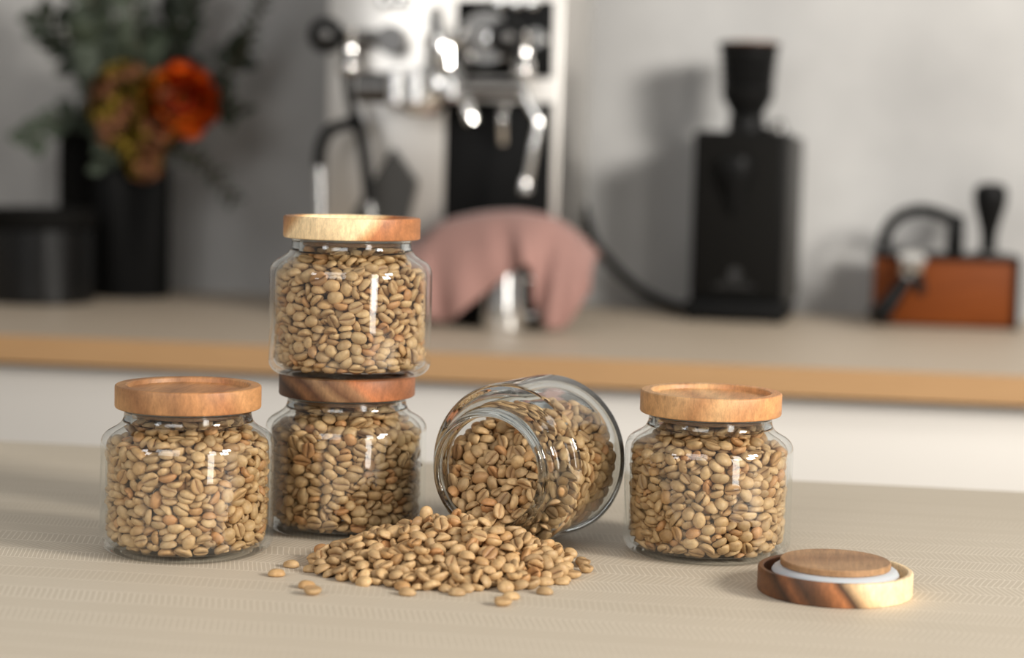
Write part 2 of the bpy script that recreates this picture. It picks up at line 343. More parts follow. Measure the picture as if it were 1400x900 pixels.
# ------------------------------------------------------------------ beans
def bean_proto(seed):
    r = random.Random(seed); nx = 11; V = []; Fc = []; cr = []
    a, b, h = 0.0048, 0.0039, 0.0032
    cs = [(1, 0.0), (.93, .42), (.72, .75), (.38, .95), (0, 1.0), (-.38, .95), (-.72, .75), (-.93, .42), (-1, 0.0)]
    fl = [(-.92, -.20), (-.55, -.30), (-.20, -.30), (0, .22), (.20, -.30), (.55, -.30), (.92, -.20)]
    sec = cs + fl; K = len(sec); bend = r.uniform(-.06, .06); ph = r.uniform(0, 6); asym = r.uniform(-.12, .12)
    for i in range(nx):
        s = -math.cos(PI*(i+0.35)/(nx-1+0.7)); w = math.sqrt(max(0, 1-s*s))**0.9*(1+asym*s)
        for j, (y, z) in enumerate(sec):
            wav = 0.07*math.sin(3.2*s+ph)
            yv = y*b*w; zv = z*h*w if z > 0 and j < 9 else z*h*min(1, w*1.3)
            if j == 12: zv = 0.26*h*min(1, w*1.6) - 0.14*h; yv = wav*b
            elif 9 < j < 15: yv += wav*b*0.8*w
            nz = 1+0.03*math.sin(5*s+j*1.7+ph)
            V.append((s*a, (yv+bend*b*s*s)*nz, zv*nz)); cr.append(1.0 if j == 12 else (0.22 if j > 8 else 0.0))
    for i in range(nx-1):
        for j in range(K): Fc.append((i*K+j, i*K+(j+1) % K, (i+1)*K+(j+1) % K, (i+1)*K+j))
    V.append((-a*1.0, 0, .0004)); cr.append(0.3); V.append((a*1.0, 0, .0004)); cr.append(0.3)
    for j in range(K):
        Fc.append((len(V)-2, (j+1) % K, j, -1)); Fc.append((len(V)-1, (nx-1)*K+j, (nx-1)*K+(j+1) % K, -1))
    q = [f for f in Fc if f[3] >= 0]; t3 = [f[:3] for f in Fc if f[3] < 0]
    return np.array(V), q, t3, np.array(cr)
PROTO = [bean_proto(s) for s in (1, 2, 3)]
def bean_mesh(name, insts):
    """insts: list of (proto, 3x4 matrix, rnd); one mesh of all of them"""
    VV = []; FF = []; RN = []; CR = []; off = 0
    for k, M, rv in insts:
        V, q, t3, cr = PROTO[k]; VV.append(V @ M[:, :3].T + M[:, 3]); FF += [tuple(i+off for i in f) for f in q]; FF += [tuple(i+off for i in f) for f in t3]
        RN.append(np.full(len(V), rv)); CR.append(cr); off += len(V)
    me = bpy.data.meshes.new(name); me.from_pydata(np.concatenate(VV).tolist(), [], FF)
    me.polygons.foreach_set('use_smooth', [True]*len(me.polygons))
    for nm, dat in (('rnd', RN), ('crease', CR)):
        at = me.attributes.new(nm, 'FLOAT', 'POINT'); at.data.foreach_set('value', np.concatenate(dat).astype(np.float32))
    me.materials.append(BEAN); me.validate(); return me
# resting beans: x, y, z in fifths of a millimetre, rotation vector in thirtieths of a radian, length and width scale in fiftieths
JAR_BEANS = [
-181,-46,40,68,-65,-1,50,47,-163,-13,47,68,-37,-12,52,55,-173,28,30,0,0,36,44,43,-149,-103,30,0,0,23,47,46,-152,73,35,-28,-4,8,46,48,-110,-149,38,49,74,11,47,45,-116,146,39,-57,-65,11,48,48,-51,-189,30,-11,-1,3,54,55,-51,178,30,0,0,-93,44,44,-6,-202,34,-13,-17,-76,59,55,5,186,30,0,0,90,46,44,43,-200,37,3,-33,-83,45,45,38,200,37,2,-25,67,41,44,105,-151,31,0,-2,-11,42,46,108,151,31,3,-3,51,45,46,
138,-114,30,0,0,-10,42,46,157,88,40,31,-89,0,42,46,144,130,37,-78,35,-6,47,43,178,-57,41,-53,-74,10,56,52,187,22,30,11,2,-24,46,44,178,60,30,-7,7,-39,49,49,-196,-42,54,-31,82,9,47,51,-205,-2,46,-42,40,-28,52,49,-190,44,49,51,64,-3,50,53,-169,-90,50,16,78,-13,53,51,-147,126,36,4,10,-21,50,52,-88,-179,54,57,-65,-5,56,56,-93,164,39,20,4,87,54,52,-20,-178,61,-33,-85,19,41,44,-41,191,46,-26,-1,5,51,48,
21,-190,59,75,-21,17,45,50,9,208,58,-90,-14,-16,45,45,50,-172,50,-89,-25,-2,46,46,81,185,39,18,-4,-5,53,54,102,-181,38,-10,-13,-3,47,51,176,-110,40,8,-24,-50,51,53,153,90,57,84,-28,9,44,44,203,-39,56,-76,21,-17,53,55,195,-5,40,9,13,-61,52,49,189,54,60,31,-80,-2,53,53,-185,-48,73,60,64,23,48,46,-215,-5,69,-56,-60,11,52,52,-201,83,50,18,16,25,53,51,-141,-120,42,21,-2,45,54,51,
-191,-86,55,-13,5,45,52,56,-157,-61,57,-83,8,7,42,43,-157,93,43,-25,-12,-8,53,52,-123,-160,57,92,7,0,42,47,-122,130,63,-72,-29,19,51,53,-83,181,52,-38,7,-11,47,51,-46,-206,58,4,-4,-8,52,55,-51,-164,63,-72,-52,10,51,52,-61,203,65,62,54,-5,47,44,14,177,61,55,-44,-11,41,43,-22,213,58,1,-8,-92,48,48,64,-194,69,-79,42,9,56,54,66,166,59,16,86,27,50,55,112,176,61,-73,23,22,50,55,
90,-165,51,-19,3,59,53,52,147,-152,42,16,-13,-82,51,50,130,142,47,7,-2,-93,58,55,160,-79,51,6,-5,19,52,52,169,-39,63,-91,-10,-10,52,55,170,8,56,-70,-60,9,47,49,167,116,55,90,-19,-15,47,50,201,-90,53,-5,-24,-50,52,49,193,2,69,-65,-62,9,48,49,189,94,52,12,8,56,45,46,-211,-50,65,23,-12,-41,43,45,-184,-1,65,10,12,50,56,53,-197,67,78,-71,29,4,50,51,-173,-122,62,-63,37,25,45,48,
-162,-79,76,-71,-26,22,54,55,-167,63,62,-22,-8,51,44,43,-165,107,71,-35,79,-28,52,56,-110,-128,60,-87,-22,16,56,56,-108,191,73,41,25,-56,48,51,-32,-168,76,74,46,-1,40,43,-34,210,74,9,-4,34,50,51,-5,-193,76,-80,-49,0,55,55,16,204,81,-54,-75,-11,54,55,53,-215,74,11,-27,-85,48,48,53,206,56,-4,6,-90,46,50,124,174,82,-30,-69,-31,56,55,137,-109,54,11,-13,67,51,52,161,-59,80,13,82,24,48,49,
164,73,75,-38,24,-41,49,49,158,112,77,-3,-85,23,47,45,207,-55,76,-30,70,3,50,48,213,-6,65,44,41,31,46,48,215,30,55,-34,4,71,44,46,-201,-67,81,-4,11,-34,53,54,-183,25,99,77,39,26,57,53,-202,39,71,22,-3,10,55,55,-157,-136,59,13,-29,75,56,54,-154,-92,79,23,11,42,47,51,-153,74,88,27,88,7,55,54,-187,129,59,-21,38,-55,49,51,-141,159,62,-77,-19,3,59,55,-125,-191,68,-57,11,-20,47,43,
-87,145,53,17,-2,60,48,50,-68,160,89,-79,18,0,46,49,-83,194,85,29,-44,-37,47,49,9,-217,70,18,51,-38,48,48,-7,180,85,-83,-3,-21,51,52,30,-209,99,62,58,-31,45,48,77,-152,71,10,-5,70,42,44,46,184,81,80,37,-8,51,48,121,-152,61,75,-43,18,47,47,151,155,93,-8,56,44,47,45,140,-136,71,79,-15,-9,48,45,184,104,88,-38,29,-55,50,50,165,133,74,9,28,77,49,52,189,-93,78,-5,-17,-37,52,55,207,-15,90,81,-24,8,50,54,
205,68,78,-51,-64,9,58,56,-205,-53,111,25,-80,30,42,45,-205,-20,90,74,28,14,54,54,-192,96,84,-11,61,20,43,46,-166,-131,84,-7,0,-12,48,53,-174,-58,93,-11,-2,-46,56,56,-169,60,92,5,-26,44,42,47,-157,140,77,-41,38,-9,47,46,-105,-167,73,-73,41,-19,41,44,-127,-116,72,-16,17,87,44,45,-104,152,75,-32,-12,5,41,44,-43,-208,80,5,-7,14,47,45,-25,-170,94,-71,58,-5,51,54,0,-213,87,-3,-16,10,42,45,
14,-175,94,43,-82,14,45,48,-34,181,89,5,4,-40,56,54,51,-179,89,65,-56,2,51,53,88,-178,90,-83,-7,22,48,45,83,193,72,-7,28,68,48,50,118,-181,83,-9,59,-50,48,51,120,151,79,26,-1,-19,54,55,163,-112,67,-13,-3,-69,50,47,152,-94,88,2,-74,-34,48,52,175,4,81,-12,7,56,52,49,162,128,104,-37,78,27,52,49,175,-29,80,9,-7,73,44,44,207,26,89,-22,63,-38,53,53,209,62,99,39,46,44,44,49,-189,-88,101,24,-15,-48,48,48,
-213,0,93,7,-16,-45,50,56,-212,50,101,-59,70,-17,52,49,-175,-106,104,18,17,9,52,56,-172,128,80,14,-4,61,46,47,-130,-153,82,-13,81,4,54,55,-126,-118,92,-5,17,-68,42,45,-139,162,88,-25,16,-61,54,53,-79,-194,78,25,-45,-25,50,51,-60,-178,83,73,44,17,47,44,-58,202,92,-20,-26,19,53,55,-25,-213,110,79,-5,2,50,54,2,208,93,-3,-12,-67,54,51,89,-197,78,64,14,-24,43,44,72,178,89,18,-43,78,57,53,
53,203,95,39,79,-2,50,48,113,-155,71,-15,9,68,46,45,126,123,99,-70,-43,-12,45,48,176,-130,69,-20,40,-55,49,46,159,99,106,-63,-31,-8,42,43,209,-5,107,86,18,-1,48,48,191,40,93,12,70,-10,49,49,-202,-9,115,-3,16,8,55,51,-150,-142,114,43,-64,-6,48,45,-153,-77,107,-5,2,4,48,47,-140,104,85,-13,-32,-76,40,44,-96,-188,93,-17,-11,9,45,49,-97,177,106,33,-20,5,50,46,-56,-189,94,9,-7,-48,54,50,
-58,170,115,38,6,14,53,49,-70,182,117,-25,83,16,45,47,-27,-182,112,-89,29,-1,41,45,-28,204,115,53,-58,-8,52,51,89,-189,112,-41,-69,-48,54,52,84,166,111,36,-5,18,46,50,58,199,114,-70,-54,6,48,46,115,143,107,-7,-10,-3,53,52,136,-127,92,72,-36,1,56,55,172,-72,107,-20,-87,16,54,52,167,89,116,16,-6,80,52,56,138,109,111,8,-9,-45,45,47,202,-60,83,13,-13,-15,45,44,217,16,123,-53,43,-33,45,47,
189,57,96,6,-16,-54,45,48,-189,26,118,-3,77,2,46,46,-196,84,105,39,65,25,44,47,-173,-127,137,-3,-66,24,53,54,-181,-72,134,50,-73,-15,44,46,-160,53,121,-17,6,85,55,54,-164,128,109,-7,-84,2,53,52,-132,-168,91,-14,-10,74,56,53,-117,-131,106,14,4,26,51,50,-123,128,93,-14,-18,-7,45,48,-119,159,108,21,20,-28,42,45,-96,-156,108,-76,-33,13,47,52,-104,192,113,-38,-4,16,52,49,13,-189,115,-77,-2,3,46,43,
27,190,106,-53,-59,0,52,51,90,192,101,-22,-16,-50,49,49,98,-168,99,-21,22,0,44,48,126,113,129,-2,-1,45,48,52,121,178,111,18,15,76,47,52,150,-164,93,-41,19,37,49,45,161,-109,98,-77,22,12,44,48,181,-65,123,-32,-86,22,57,53,165,127,131,-68,-10,25,50,54,201,-87,111,52,29,29,43,43,194,17,117,10,11,-54,50,52,196,95,116,58,20,54,41,44,-208,-38,112,-4,26,75,44,45,-197,18,139,-50,-66,-16,44,45,
-198,71,110,16,-2,-39,48,46,-142,-115,125,55,56,0,46,48,-152,85,130,63,-5,1,60,56,-164,91,109,-29,-79,1,45,44,-74,-162,123,-54,-63,10,54,53,-96,138,120,62,-47,-28,52,55,-74,-204,118,79,-13,-4,46,45,-17,176,133,-80,-14,15,43,47,8,-214,128,6,-83,28,53,54,-8,213,116,-15,-8,-90,50,51,51,-198,112,37,-75,-13,51,53,48,-166,136,10,88,12,57,55,50,168,127,54,-69,-30,44,45,84,200,135,-60,5,-17,53,50,
116,-154,99,12,37,51,47,45,123,-114,118,-46,67,10,52,52,107,151,123,0,0,39,45,45,177,-122,97,2,23,-59,50,49,188,-45,136,52,-62,9,51,49,173,108,134,1,15,15,46,47,195,-47,112,-88,20,-15,58,55,207,-17,122,5,-24,77,49,49,204,56,129,37,79,-3,55,51,-206,-48,143,48,-66,-16,50,54,-221,-2,141,15,11,47,48,49,-213,25,112,-26,-9,79,40,43,-151,-110,132,-8,7,60,52,49,-190,62,130,-1,2,20,41,46,
-169,125,122,1,10,10,51,53,-133,-165,122,76,-46,-10,53,50,-130,137,127,-16,67,11,49,51,-41,-209,131,62,22,-8,49,48,-42,-172,124,4,-4,44,51,52,-49,204,128,2,-11,-56,49,46,27,-193,135,-8,92,-8,49,46,-1,173,146,-73,-30,9,58,56,22,205,124,-5,12,-44,52,55,64,-203,120,-5,15,-69,49,52,66,157,137,26,-87,-15,50,51,79,191,136,28,43,-76,51,49,99,-161,127,-16,7,-33,50,55,146,-151,131,42,71,40,47,46,
111,172,140,-7,3,-60,51,55,154,-131,122,-80,28,-17,54,54,156,-39,140,65,25,21,51,50,176,117,154,-5,-5,-43,50,51,148,155,124,50,73,6,40,44,223,-10,143,11,-24,-43,46,46,202,84,137,15,-5,-36,54,55,-208,-93,131,-44,15,-35,45,45,-183,-15,130,4,17,-35,47,51,-210,50,132,-56,-56,25,43,44,-172,-88,148,-84,-39,2,49,50,-182,-45,147,12,-3,-42,47,52,-143,129,141,-46,-55,-1,48,45,-151,155,134,-45,29,45,57,56,
-106,-160,131,60,-66,-26,40,44,-118,-125,154,44,77,15,55,54,-125,165,142,-35,4,-40,54,51,-75,-195,127,-7,9,4,41,45,-56,168,146,94,-3,0,54,53,-84,191,131,0,10,-32,48,46,-10,-185,141,-12,73,-14,51,47,-25,-179,148,66,34,12,45,46,-15,209,147,-16,-31,34,46,45,65,-206,139,3,1,10,41,44,72,-169,155,71,-53,-21,47,48,54,205,135,24,-27,-56,40,44,139,-159,135,14,-24,22,59,56,118,-133,131,-41,71,12,43,45,
155,156,150,-4,-19,57,43,47,157,-117,139,77,1,6,48,51,159,-92,119,15,-18,78,48,45,146,82,142,-38,-83,-2,39,44,140,154,140,-42,82,9,47,46,211,-52,135,-44,43,-31,47,46,192,-9,143,5,-21,-25,49,51,174,52,145,-49,-72,-13,52,55,-204,-56,172,-85,13,-6,51,49,-205,-17,167,15,-77,-5,46,49,-193,92,131,-22,20,48,47,48,-183,-105,159,2,0,82,46,50,-169,-9,157,21,-77,25,51,49,-167,54,147,-8,0,-69,44,45,
-154,97,131,-31,2,0,46,43,-99,-192,136,1,-45,-1,49,47,-141,-109,160,-12,-8,58,48,53,-87,165,142,-21,-23,50,50,49,-66,-194,155,-12,-85,8,53,49,-49,-165,145,-1,-8,-50,42,47,-53,164,168,43,-83,0,56,52,-73,199,156,26,-69,-11,53,50,-13,-212,158,84,5,-24,51,52,30,215,156,30,82,-13,42,47,27,-204,159,73,50,-2,50,55,33,-170,148,2,-49,78,41,44,57,178,157,74,-12,3,49,46,126,-170,148,25,-13,-41,44,47,
123,-130,147,-19,4,72,49,51,118,180,161,-2,6,-17,45,44,149,-105,141,-6,-10,-14,49,48,172,-82,145,25,85,-5,48,46,143,119,150,0,-8,48,52,54,190,-53,148,-7,11,-31,47,48,208,33,153,-56,67,-10,56,55,-202,-65,180,-4,-14,74,45,49,-216,-38,183,-30,14,-8,42,44,-203,62,151,2,-6,21,47,51,-143,-158,136,10,4,73,49,52,-190,-105,187,69,-42,-9,47,46,-168,-73,169,-58,-15,1,45,44,-171,75,162,-3,20,-87,45,48,
-154,91,151,-4,1,-11,52,50,-122,-167,149,18,9,11,53,56,-101,-143,176,40,80,19,47,47,-123,114,152,-13,7,61,46,50,-104,182,156,-30,-16,60,48,49,-55,-207,156,-7,22,-16,47,49,-77,-166,165,53,68,-10,44,45,-82,156,178,-78,-47,-13,52,56,-44,205,161,-13,-76,2,49,51,12,-181,157,5,-7,-14,46,49,10,215,162,-2,-31,45,43,47,100,-198,140,-2,-85,-40,41,45,99,-167,159,44,66,-14,44,48,87,192,171,44,44,25,44,46,
168,-135,154,35,-17,56,45,50,168,-81,167,68,51,-2,53,56,160,48,158,11,14,37,44,45,192,102,180,-33,33,-23,50,47,183,-10,161,-12,-7,0,43,48,-201,-68,210,-55,-76,-2,55,55,-206,11,175,12,86,16,51,48,-192,29,156,12,8,-32,50,54,-153,-142,167,61,-52,5,49,50,-131,-155,178,41,-73,2,45,50,-167,-80,177,26,24,-25,50,50,-175,127,154,-34,72,-11,51,48,-98,-179,179,-69,-41,37,54,52,-141,116,176,-79,41,-30,43,47,
-145,162,177,-55,-17,28,47,50,-81,-198,186,56,-22,42,55,54,-29,199,174,-45,-59,12,55,55,-37,-186,172,2,13,10,52,49,5,-177,187,7,87,-9,56,55,22,183,172,9,-79,-40,53,54,93,-193,165,40,20,-55,46,51,62,200,166,77,-52,9,49,47,91,-146,158,-4,-15,-49,53,51,140,-113,171,77,-52,7,47,45,121,192,191,42,-8,-21,53,55,188,-111,138,63,-9,63,52,48,164,-44,173,72,23,8,47,45,186,60,177,-12,-13,51,51,51,
165,97,180,72,43,13,51,51,149,158,182,41,16,-76,49,52,206,-38,168,-86,32,20,51,49,223,2,170,-23,-18,46,49,53,204,58,163,-7,-4,56,56,55,-158,-78,219,-17,-83,39,48,48,-183,-53,184,5,43,45,49,47,-195,89,161,-26,-2,21,46,48,-158,-118,181,63,61,16,52,49,-170,119,184,-78,-23,3,52,54,-87,-177,181,-17,-9,-52,48,50,-124,138,184,-2,-15,78,45,48,-118,147,178,-67,60,15,52,53,-34,178,193,-3,-12,37,40,43,
-105,190,176,10,-18,-78,44,45,-8,-213,167,-11,14,-15,46,48,19,176,194,18,-85,-23,58,55,0,211,197,84,10,25,58,54,55,-201,161,3,22,67,54,51,60,-171,172,-1,17,-14,47,47,64,167,184,-6,92,-6,47,52,47,207,184,81,-28,-14,48,49,142,-154,175,-3,89,-2,52,53,108,149,162,11,-2,0,53,51,184,-115,178,41,-75,25,42,44,162,-34,192,34,79,-7,55,54,147,126,175,15,11,-76,53,53,194,-74,174,20,9,73,53,55,
189,24,169,0,-12,-6,42,43,-211,-10,188,-24,-78,32,46,43,-219,55,179,-29,43,-38,56,55,-189,-97,201,23,23,10,46,44,-175,-10,190,-19,-14,41,50,48,-166,66,197,-29,83,-12,52,50,-183,97,193,1,90,25,52,56,-160,139,192,11,-4,63,50,53,-105,171,200,-47,-57,-2,52,55,-31,-174,189,2,3,-39,53,53,-65,158,207,-15,78,9,51,48,-66,198,181,-38,-79,-4,48,50,-1,-212,195,-83,13,15,51,53,-10,205,201,18,-5,-55,58,55,
78,-198,193,72,26,36,48,48,97,-165,181,-4,2,-1,47,48,99,166,201,-29,-20,41,51,52,149,-164,194,-19,-20,4,55,51,100,140,181,-1,-5,79,52,53,156,-85,178,-8,-2,40,46,51,159,55,185,0,-10,45,58,55,176,110,208,-83,-20,-31,57,54,196,5,192,-71,-19,-6,50,47,207,58,190,-14,13,-37,53,52,-201,-31,201,-6,3,-2,52,49,-213,21,200,53,-51,-35,49,53,-198,39,184,-32,22,-35,50,49,-162,-149,195,18,28,40,43,47,
-165,-119,208,-51,-40,15,56,55,-178,24,209,4,17,-13,54,53,-179,77,207,45,-78,5,43,46,-200,84,207,-39,-49,9,46,45,-121,-159,189,-13,-4,-68,54,54,-126,-128,194,5,31,65,48,49,-95,164,202,9,16,-44,47,52,-20,-183,221,34,-18,-8,55,54,-61,196,202,-65,-58,0,53,50,5,-216,203,14,-16,91,48,47,-38,204,210,-8,3,57,48,49,51,-197,190,-74,36,-14,48,47,56,-163,192,6,19,24,44,44,65,200,188,-19,0,-83,48,51,
116,-184,196,31,39,-29,45,50,144,-122,190,37,78,12,50,48,120,150,198,-38,-10,-47,53,55,187,-96,197,32,70,51,45,50,165,-61,206,67,57,28,45,45,155,99,201,11,-22,-4,56,54,202,-50,186,24,20,72,54,55,195,-12,190,21,3,-7,43,48,188,35,196,14,-17,21,45,43,-196,-70,232,61,-58,-5,55,53,-197,4,204,-54,74,6,40,44,-140,-150,220,34,-53,-12,54,51,-143,-112,213,-30,-5,45,41,44,-159,-53,214,-10,8,83,49,53,
-165,61,213,-13,21,-51,49,49,-190,88,232,-74,34,22,50,51,-105,-179,218,33,-86,15,45,48,-125,148,217,-79,16,-36,48,53,-44,-213,189,0,-86,-33,47,45,-59,-170,208,-34,-22,54,55,54,-86,144,229,-28,-76,30,48,48,-76,194,208,-3,1,84,53,50,31,-226,229,-21,-49,-35,49,47,-18,176,217,-12,27,-88,57,54,27,-216,179,-85,4,-11,39,43,99,-173,216,-68,-39,41,42,44,66,171,206,89,11,25,45,46,76,204,206,6,19,83,46,45,
128,-157,201,-28,-9,32,49,47,126,169,232,28,85,1,54,54,182,-102,202,30,31,-81,55,54,153,-74,218,-41,68,14,53,56,149,127,221,82,-18,-3,43,46,200,-64,220,-29,79,9,49,52,186,9,206,0,0,-50,49,49,189,85,212,76,22,19,45,46,-212,10,218,8,-1,45,54,54,-174,-61,245,-57,-74,2,53,53,-173,118,223,-34,-56,22,51,52,-87,-165,229,74,-48,0,50,53,-136,169,215,21,-38,-67,47,49,-48,-216,215,-72,11,9,51,52,
-60,161,230,30,87,12,52,52,17,-188,219,-23,-85,34,50,53,23,-167,221,-10,-9,77,41,44,21,176,209,23,17,11,57,55,18,207,226,44,-77,-17,50,53,39,-207,193,-15,-13,72,44,44,72,-163,203,-18,13,-48,40,43,55,161,215,27,-25,-73,46,43,57,200,219,-12,-22,62,47,49,99,-139,209,-85,15,-8,49,49,129,-118,204,6,8,76,50,48,86,171,226,9,-5,-47,48,46,171,-136,207,-21,7,64,42,46,151,-94,216,-11,-15,89,52,53,
170,-31,220,3,13,57,48,49,171,62,206,1,-11,50,49,54,160,132,229,-10,3,-4,57,56,164,150,204,19,3,-27,46,44,192,-85,235,-45,-42,65,51,54,212,19,214,-37,-4,-68,54,51,208,54,222,34,77,5,44,45,-205,-31,238,12,-20,2,57,55,-192,-28,221,6,9,64,45,45,-201,51,222,-76,34,14,55,51,-183,-104,237,-82,-2,15,46,51,-169,66,235,10,-8,-72,50,52,-158,128,214,-12,21,-35,52,56,-120,-165,220,15,-24,-45,52,49,
-114,-123,241,-36,-87,8,51,50,-150,162,241,30,14,35,60,56,-32,-210,236,-86,26,-7,50,48,-75,164,240,6,-5,-19,59,56,-72,201,237,-85,-14,-1,50,51,16,-198,232,-14,-7,44,41,45,-23,215,235,1,-86,-19,51,47,64,-199,218,15,87,-16,56,56,56,-162,220,-11,0,63,56,54,56,185,236,13,12,-88,52,53,93,-156,232,19,-79,11,51,51,144,161,254,-52,24,-9,51,54,169,-122,235,-10,80,-20,47,46,171,10,236,-15,85,10,57,54,
160,50,239,72,55,1,50,47,203,-60,230,-11,2,71,50,48,208,-26,212,-2,-91,-3,44,48,197,49,242,84,30,13,56,54,-188,-2,241,-92,20,0,52,52,-206,40,242,-45,-81,10,48,49,-178,-143,243,-8,46,36,49,49,-183,-101,253,1,4,26,49,46,-171,110,255,-48,-57,15,57,53,-99,-205,243,-39,-3,-19,53,53,-114,185,257,37,-12,56,49,54,-50,-207,254,-91,9,-13,56,55,-70,-171,237,-13,13,-7,57,53,-77,200,260,30,-61,-50,49,52,
-2,-217,249,-18,9,51,44,46,15,186,243,75,7,12,45,44,67,-199,240,4,89,-17,49,46,71,154,254,-78,14,11,47,51,40,217,245,-10,-44,79,49,48,107,-185,226,-14,-1,-84,43,45,109,166,249,-44,-74,13,52,54,140,-121,231,22,7,-86,52,53,170,-62,248,-38,61,-36,46,48,171,52,258,47,-76,-4,58,56,161,89,237,47,-69,1,42,46,198,-22,230,1,-20,-24,43,43,223,-24,228,-23,-23,40,52,54,-204,-63,252,-27,-62,45,51,51,
-210,1,259,17,86,13,46,49,-210,45,261,-67,-54,18,52,49,-149,-148,249,-35,55,-60,48,47,-153,-116,243,68,-55,-7,48,53,-171,-2,257,-10,-22,60,43,47,-155,109,247,35,15,61,50,55,-171,147,276,18,44,-15,50,55,-104,-163,248,51,60,20,47,45,-143,131,261,-12,34,-5,48,45,-87,148,253,16,-7,-25,56,53,-40,187,243,17,-88,9,46,44,16,-185,263,3,77,33,48,48,-19,182,259,-78,-19,24,43,45,14,210,246,10,-19,-6,53,52,
46,-185,242,-6,11,74,46,48,90,-148,255,-69,57,-19,58,56,86,189,270,-12,60,-39,52,53,61,190,257,16,-17,-75,52,54,115,-145,242,-59,-68,25,47,48,135,139,261,-64,-44,-24,53,53,99,204,227,48,-1,-21,48,46,142,-161,233,-31,75,-37,50,54,178,-117,255,69,19,0,45,50,197,81,271,-30,-36,7,50,47,182,119,241,19,16,-32,49,50,205,-58,263,-49,64,-24,58,56,212,20,248,-26,24,-55,53,55,197,84,237,20,64,-19,43,46,
-227,-1,280,-16,37,-29,52,52,-128,-113,260,31,-38,-32,50,55,-181,-53,261,31,18,24,52,51,-191,17,282,-60,-54,2,48,50,-179,44,257,6,7,45,54,56,-155,78,263,-20,-87,-15,45,48,-117,-160,251,17,-13,-44,52,49,-129,143,254,19,32,57,48,51,-58,-191,267,71,24,8,51,48,-3,-188,261,14,-15,-3,51,53,-33,217,249,-5,24,-87,51,54,68,-177,262,14,-78,7,43,43,48,202,270,7,-7,-67,52,50,133,-139,252,-41,-83,-17,53,50,
113,173,279,-68,-44,-46,49,54,162,-87,249,1,55,-72,45,50,171,-67,267,-9,-1,47,49,49,184,13,261,-39,47,-25,46,51,187,100,250,12,27,-56,42,47,189,-27,257,68,27,21,42,46,222,-7,270,64,-60,-26,44,43,-195,-107,278,-29,-9,-38,49,46,-215,-42,269,39,39,69,42,46,-194,86,253,22,14,-57,56,53,-163,-117,269,-78,-13,24,49,51,-161,-77,272,-84,-36,8,52,49,-171,-16,272,17,7,-22,47,51,-164,112,273,3,-6,-4,45,48,
-104,-155,271,-8,19,19,57,55,-96,148,271,-1,-8,46,42,46,-89,-191,271,-9,-10,-28,52,55,-55,-175,269,5,-33,-82,48,45,-67,172,277,-1,-5,63,59,55,-63,183,266,29,-83,10,48,45,-24,-209,276,-27,-47,47,47,49,-21,222,287,53,-2,29,52,54,44,-168,279,35,80,-24,49,51,59,167,289,12,87,10,41,44,39,207,288,3,-1,29,46,47,131,-164,265,-60,59,-14,49,49,90,155,271,-54,-34,6,47,48,191,-96,277,-19,51,-5,48,51,
159,94,266,-74,22,-28,49,51,194,-54,282,51,-58,-9,46,48,174,-17,280,-78,-38,-24,51,53,198,58,255,18,4,24,51,48,-193,-25,279,-30,-41,49,52,54,-202,73,281,-52,-45,-13,47,52,-153,-138,276,6,-3,37,55,52,-163,80,276,11,13,-83,45,49,-145,-152,304,-88,-2,31,51,53,-121,119,293,79,-23,-9,52,53,-130,183,295,44,-9,59,51,50,-25,179,282,31,17,-34,45,44,-53,206,274,7,14,-24,44,47,34,-213,264,2,-78,-15,51,49,
1,-169,283,1,26,74,52,49,4,180,271,64,13,14,52,49,5,210,273,29,-13,23,48,49,61,-200,263,12,-14,86,49,49,85,-182,273,-61,35,3,49,47,122,-175,283,87,29,18,47,50,107,-136,277,10,-12,69,54,52,127,131,284,-27,89,4,54,56,103,139,275,-61,-20,15,47,47,167,-147,258,-74,-22,39,40,43,149,-115,274,65,68,8,50,56,151,-45,302,-44,80,1,52,54,184,61,291,-30,-29,34,47,49,149,109,268,-21,-8,61,45,44,
153,152,290,21,53,52,55,51,202,-69,294,2,22,32,53,56,217,-19,285,-61,-57,-5,43,44,-200,-62,285,9,-14,32,52,54,-212,-28,310,-56,-61,21,52,54,-213,43,272,-21,6,-82,40,45,-151,-85,281,29,13,28,47,49,-160,-54,284,7,2,41,59,56,-188,-2,302,62,-42,0,46,49,-176,47,282,-16,23,-32,44,47,-141,162,285,51,9,-64,46,49,-128,-175,272,33,-17,-11,49,53,-85,-20,316,56,41,28,40,43,-108,22,315,-83,35,5,46,44,
-100,177,295,67,44,14,42,45,-51,-199,296,83,32,15,58,55,-78,-153,284,12,-3,-37,51,49,-26,-41,302,13,3,-2,40,44,-24,-3,318,68,35,10,54,51,-45,204,301,-62,-58,-6,47,49,-2,-212,291,40,76,25,54,54,19,-20,322,5,-82,23,40,44,-8,192,282,4,47,-79,47,43,64,-200,295,-76,42,17,50,47,66,-65,306,70,-15,-27,48,51,56,-15,306,-2,1,38,51,56,51,173,306,5,90,-5,46,48,95,-194,293,16,89,23,42,45,
129,-113,292,47,80,0,50,53,132,32,300,70,19,-59,48,46,103,159,292,3,-2,14,51,49,149,-145,288,52,-4,-8,50,54,180,-118,287,-42,-65,12,46,47,162,-82,295,91,13,3,54,53,177,120,274,2,13,63,51,52,185,-40,294,-15,-18,-37,41,45,205,18,289,12,-52,74,46,47,207,40,277,-7,-88,-5,45,49,-174,-82,293,27,6,-53,40,44,-213,28,314,-73,28,43,45,50,-199,53,298,7,-79,-4,50,47,-174,-131,305,61,11,-61,49,50,
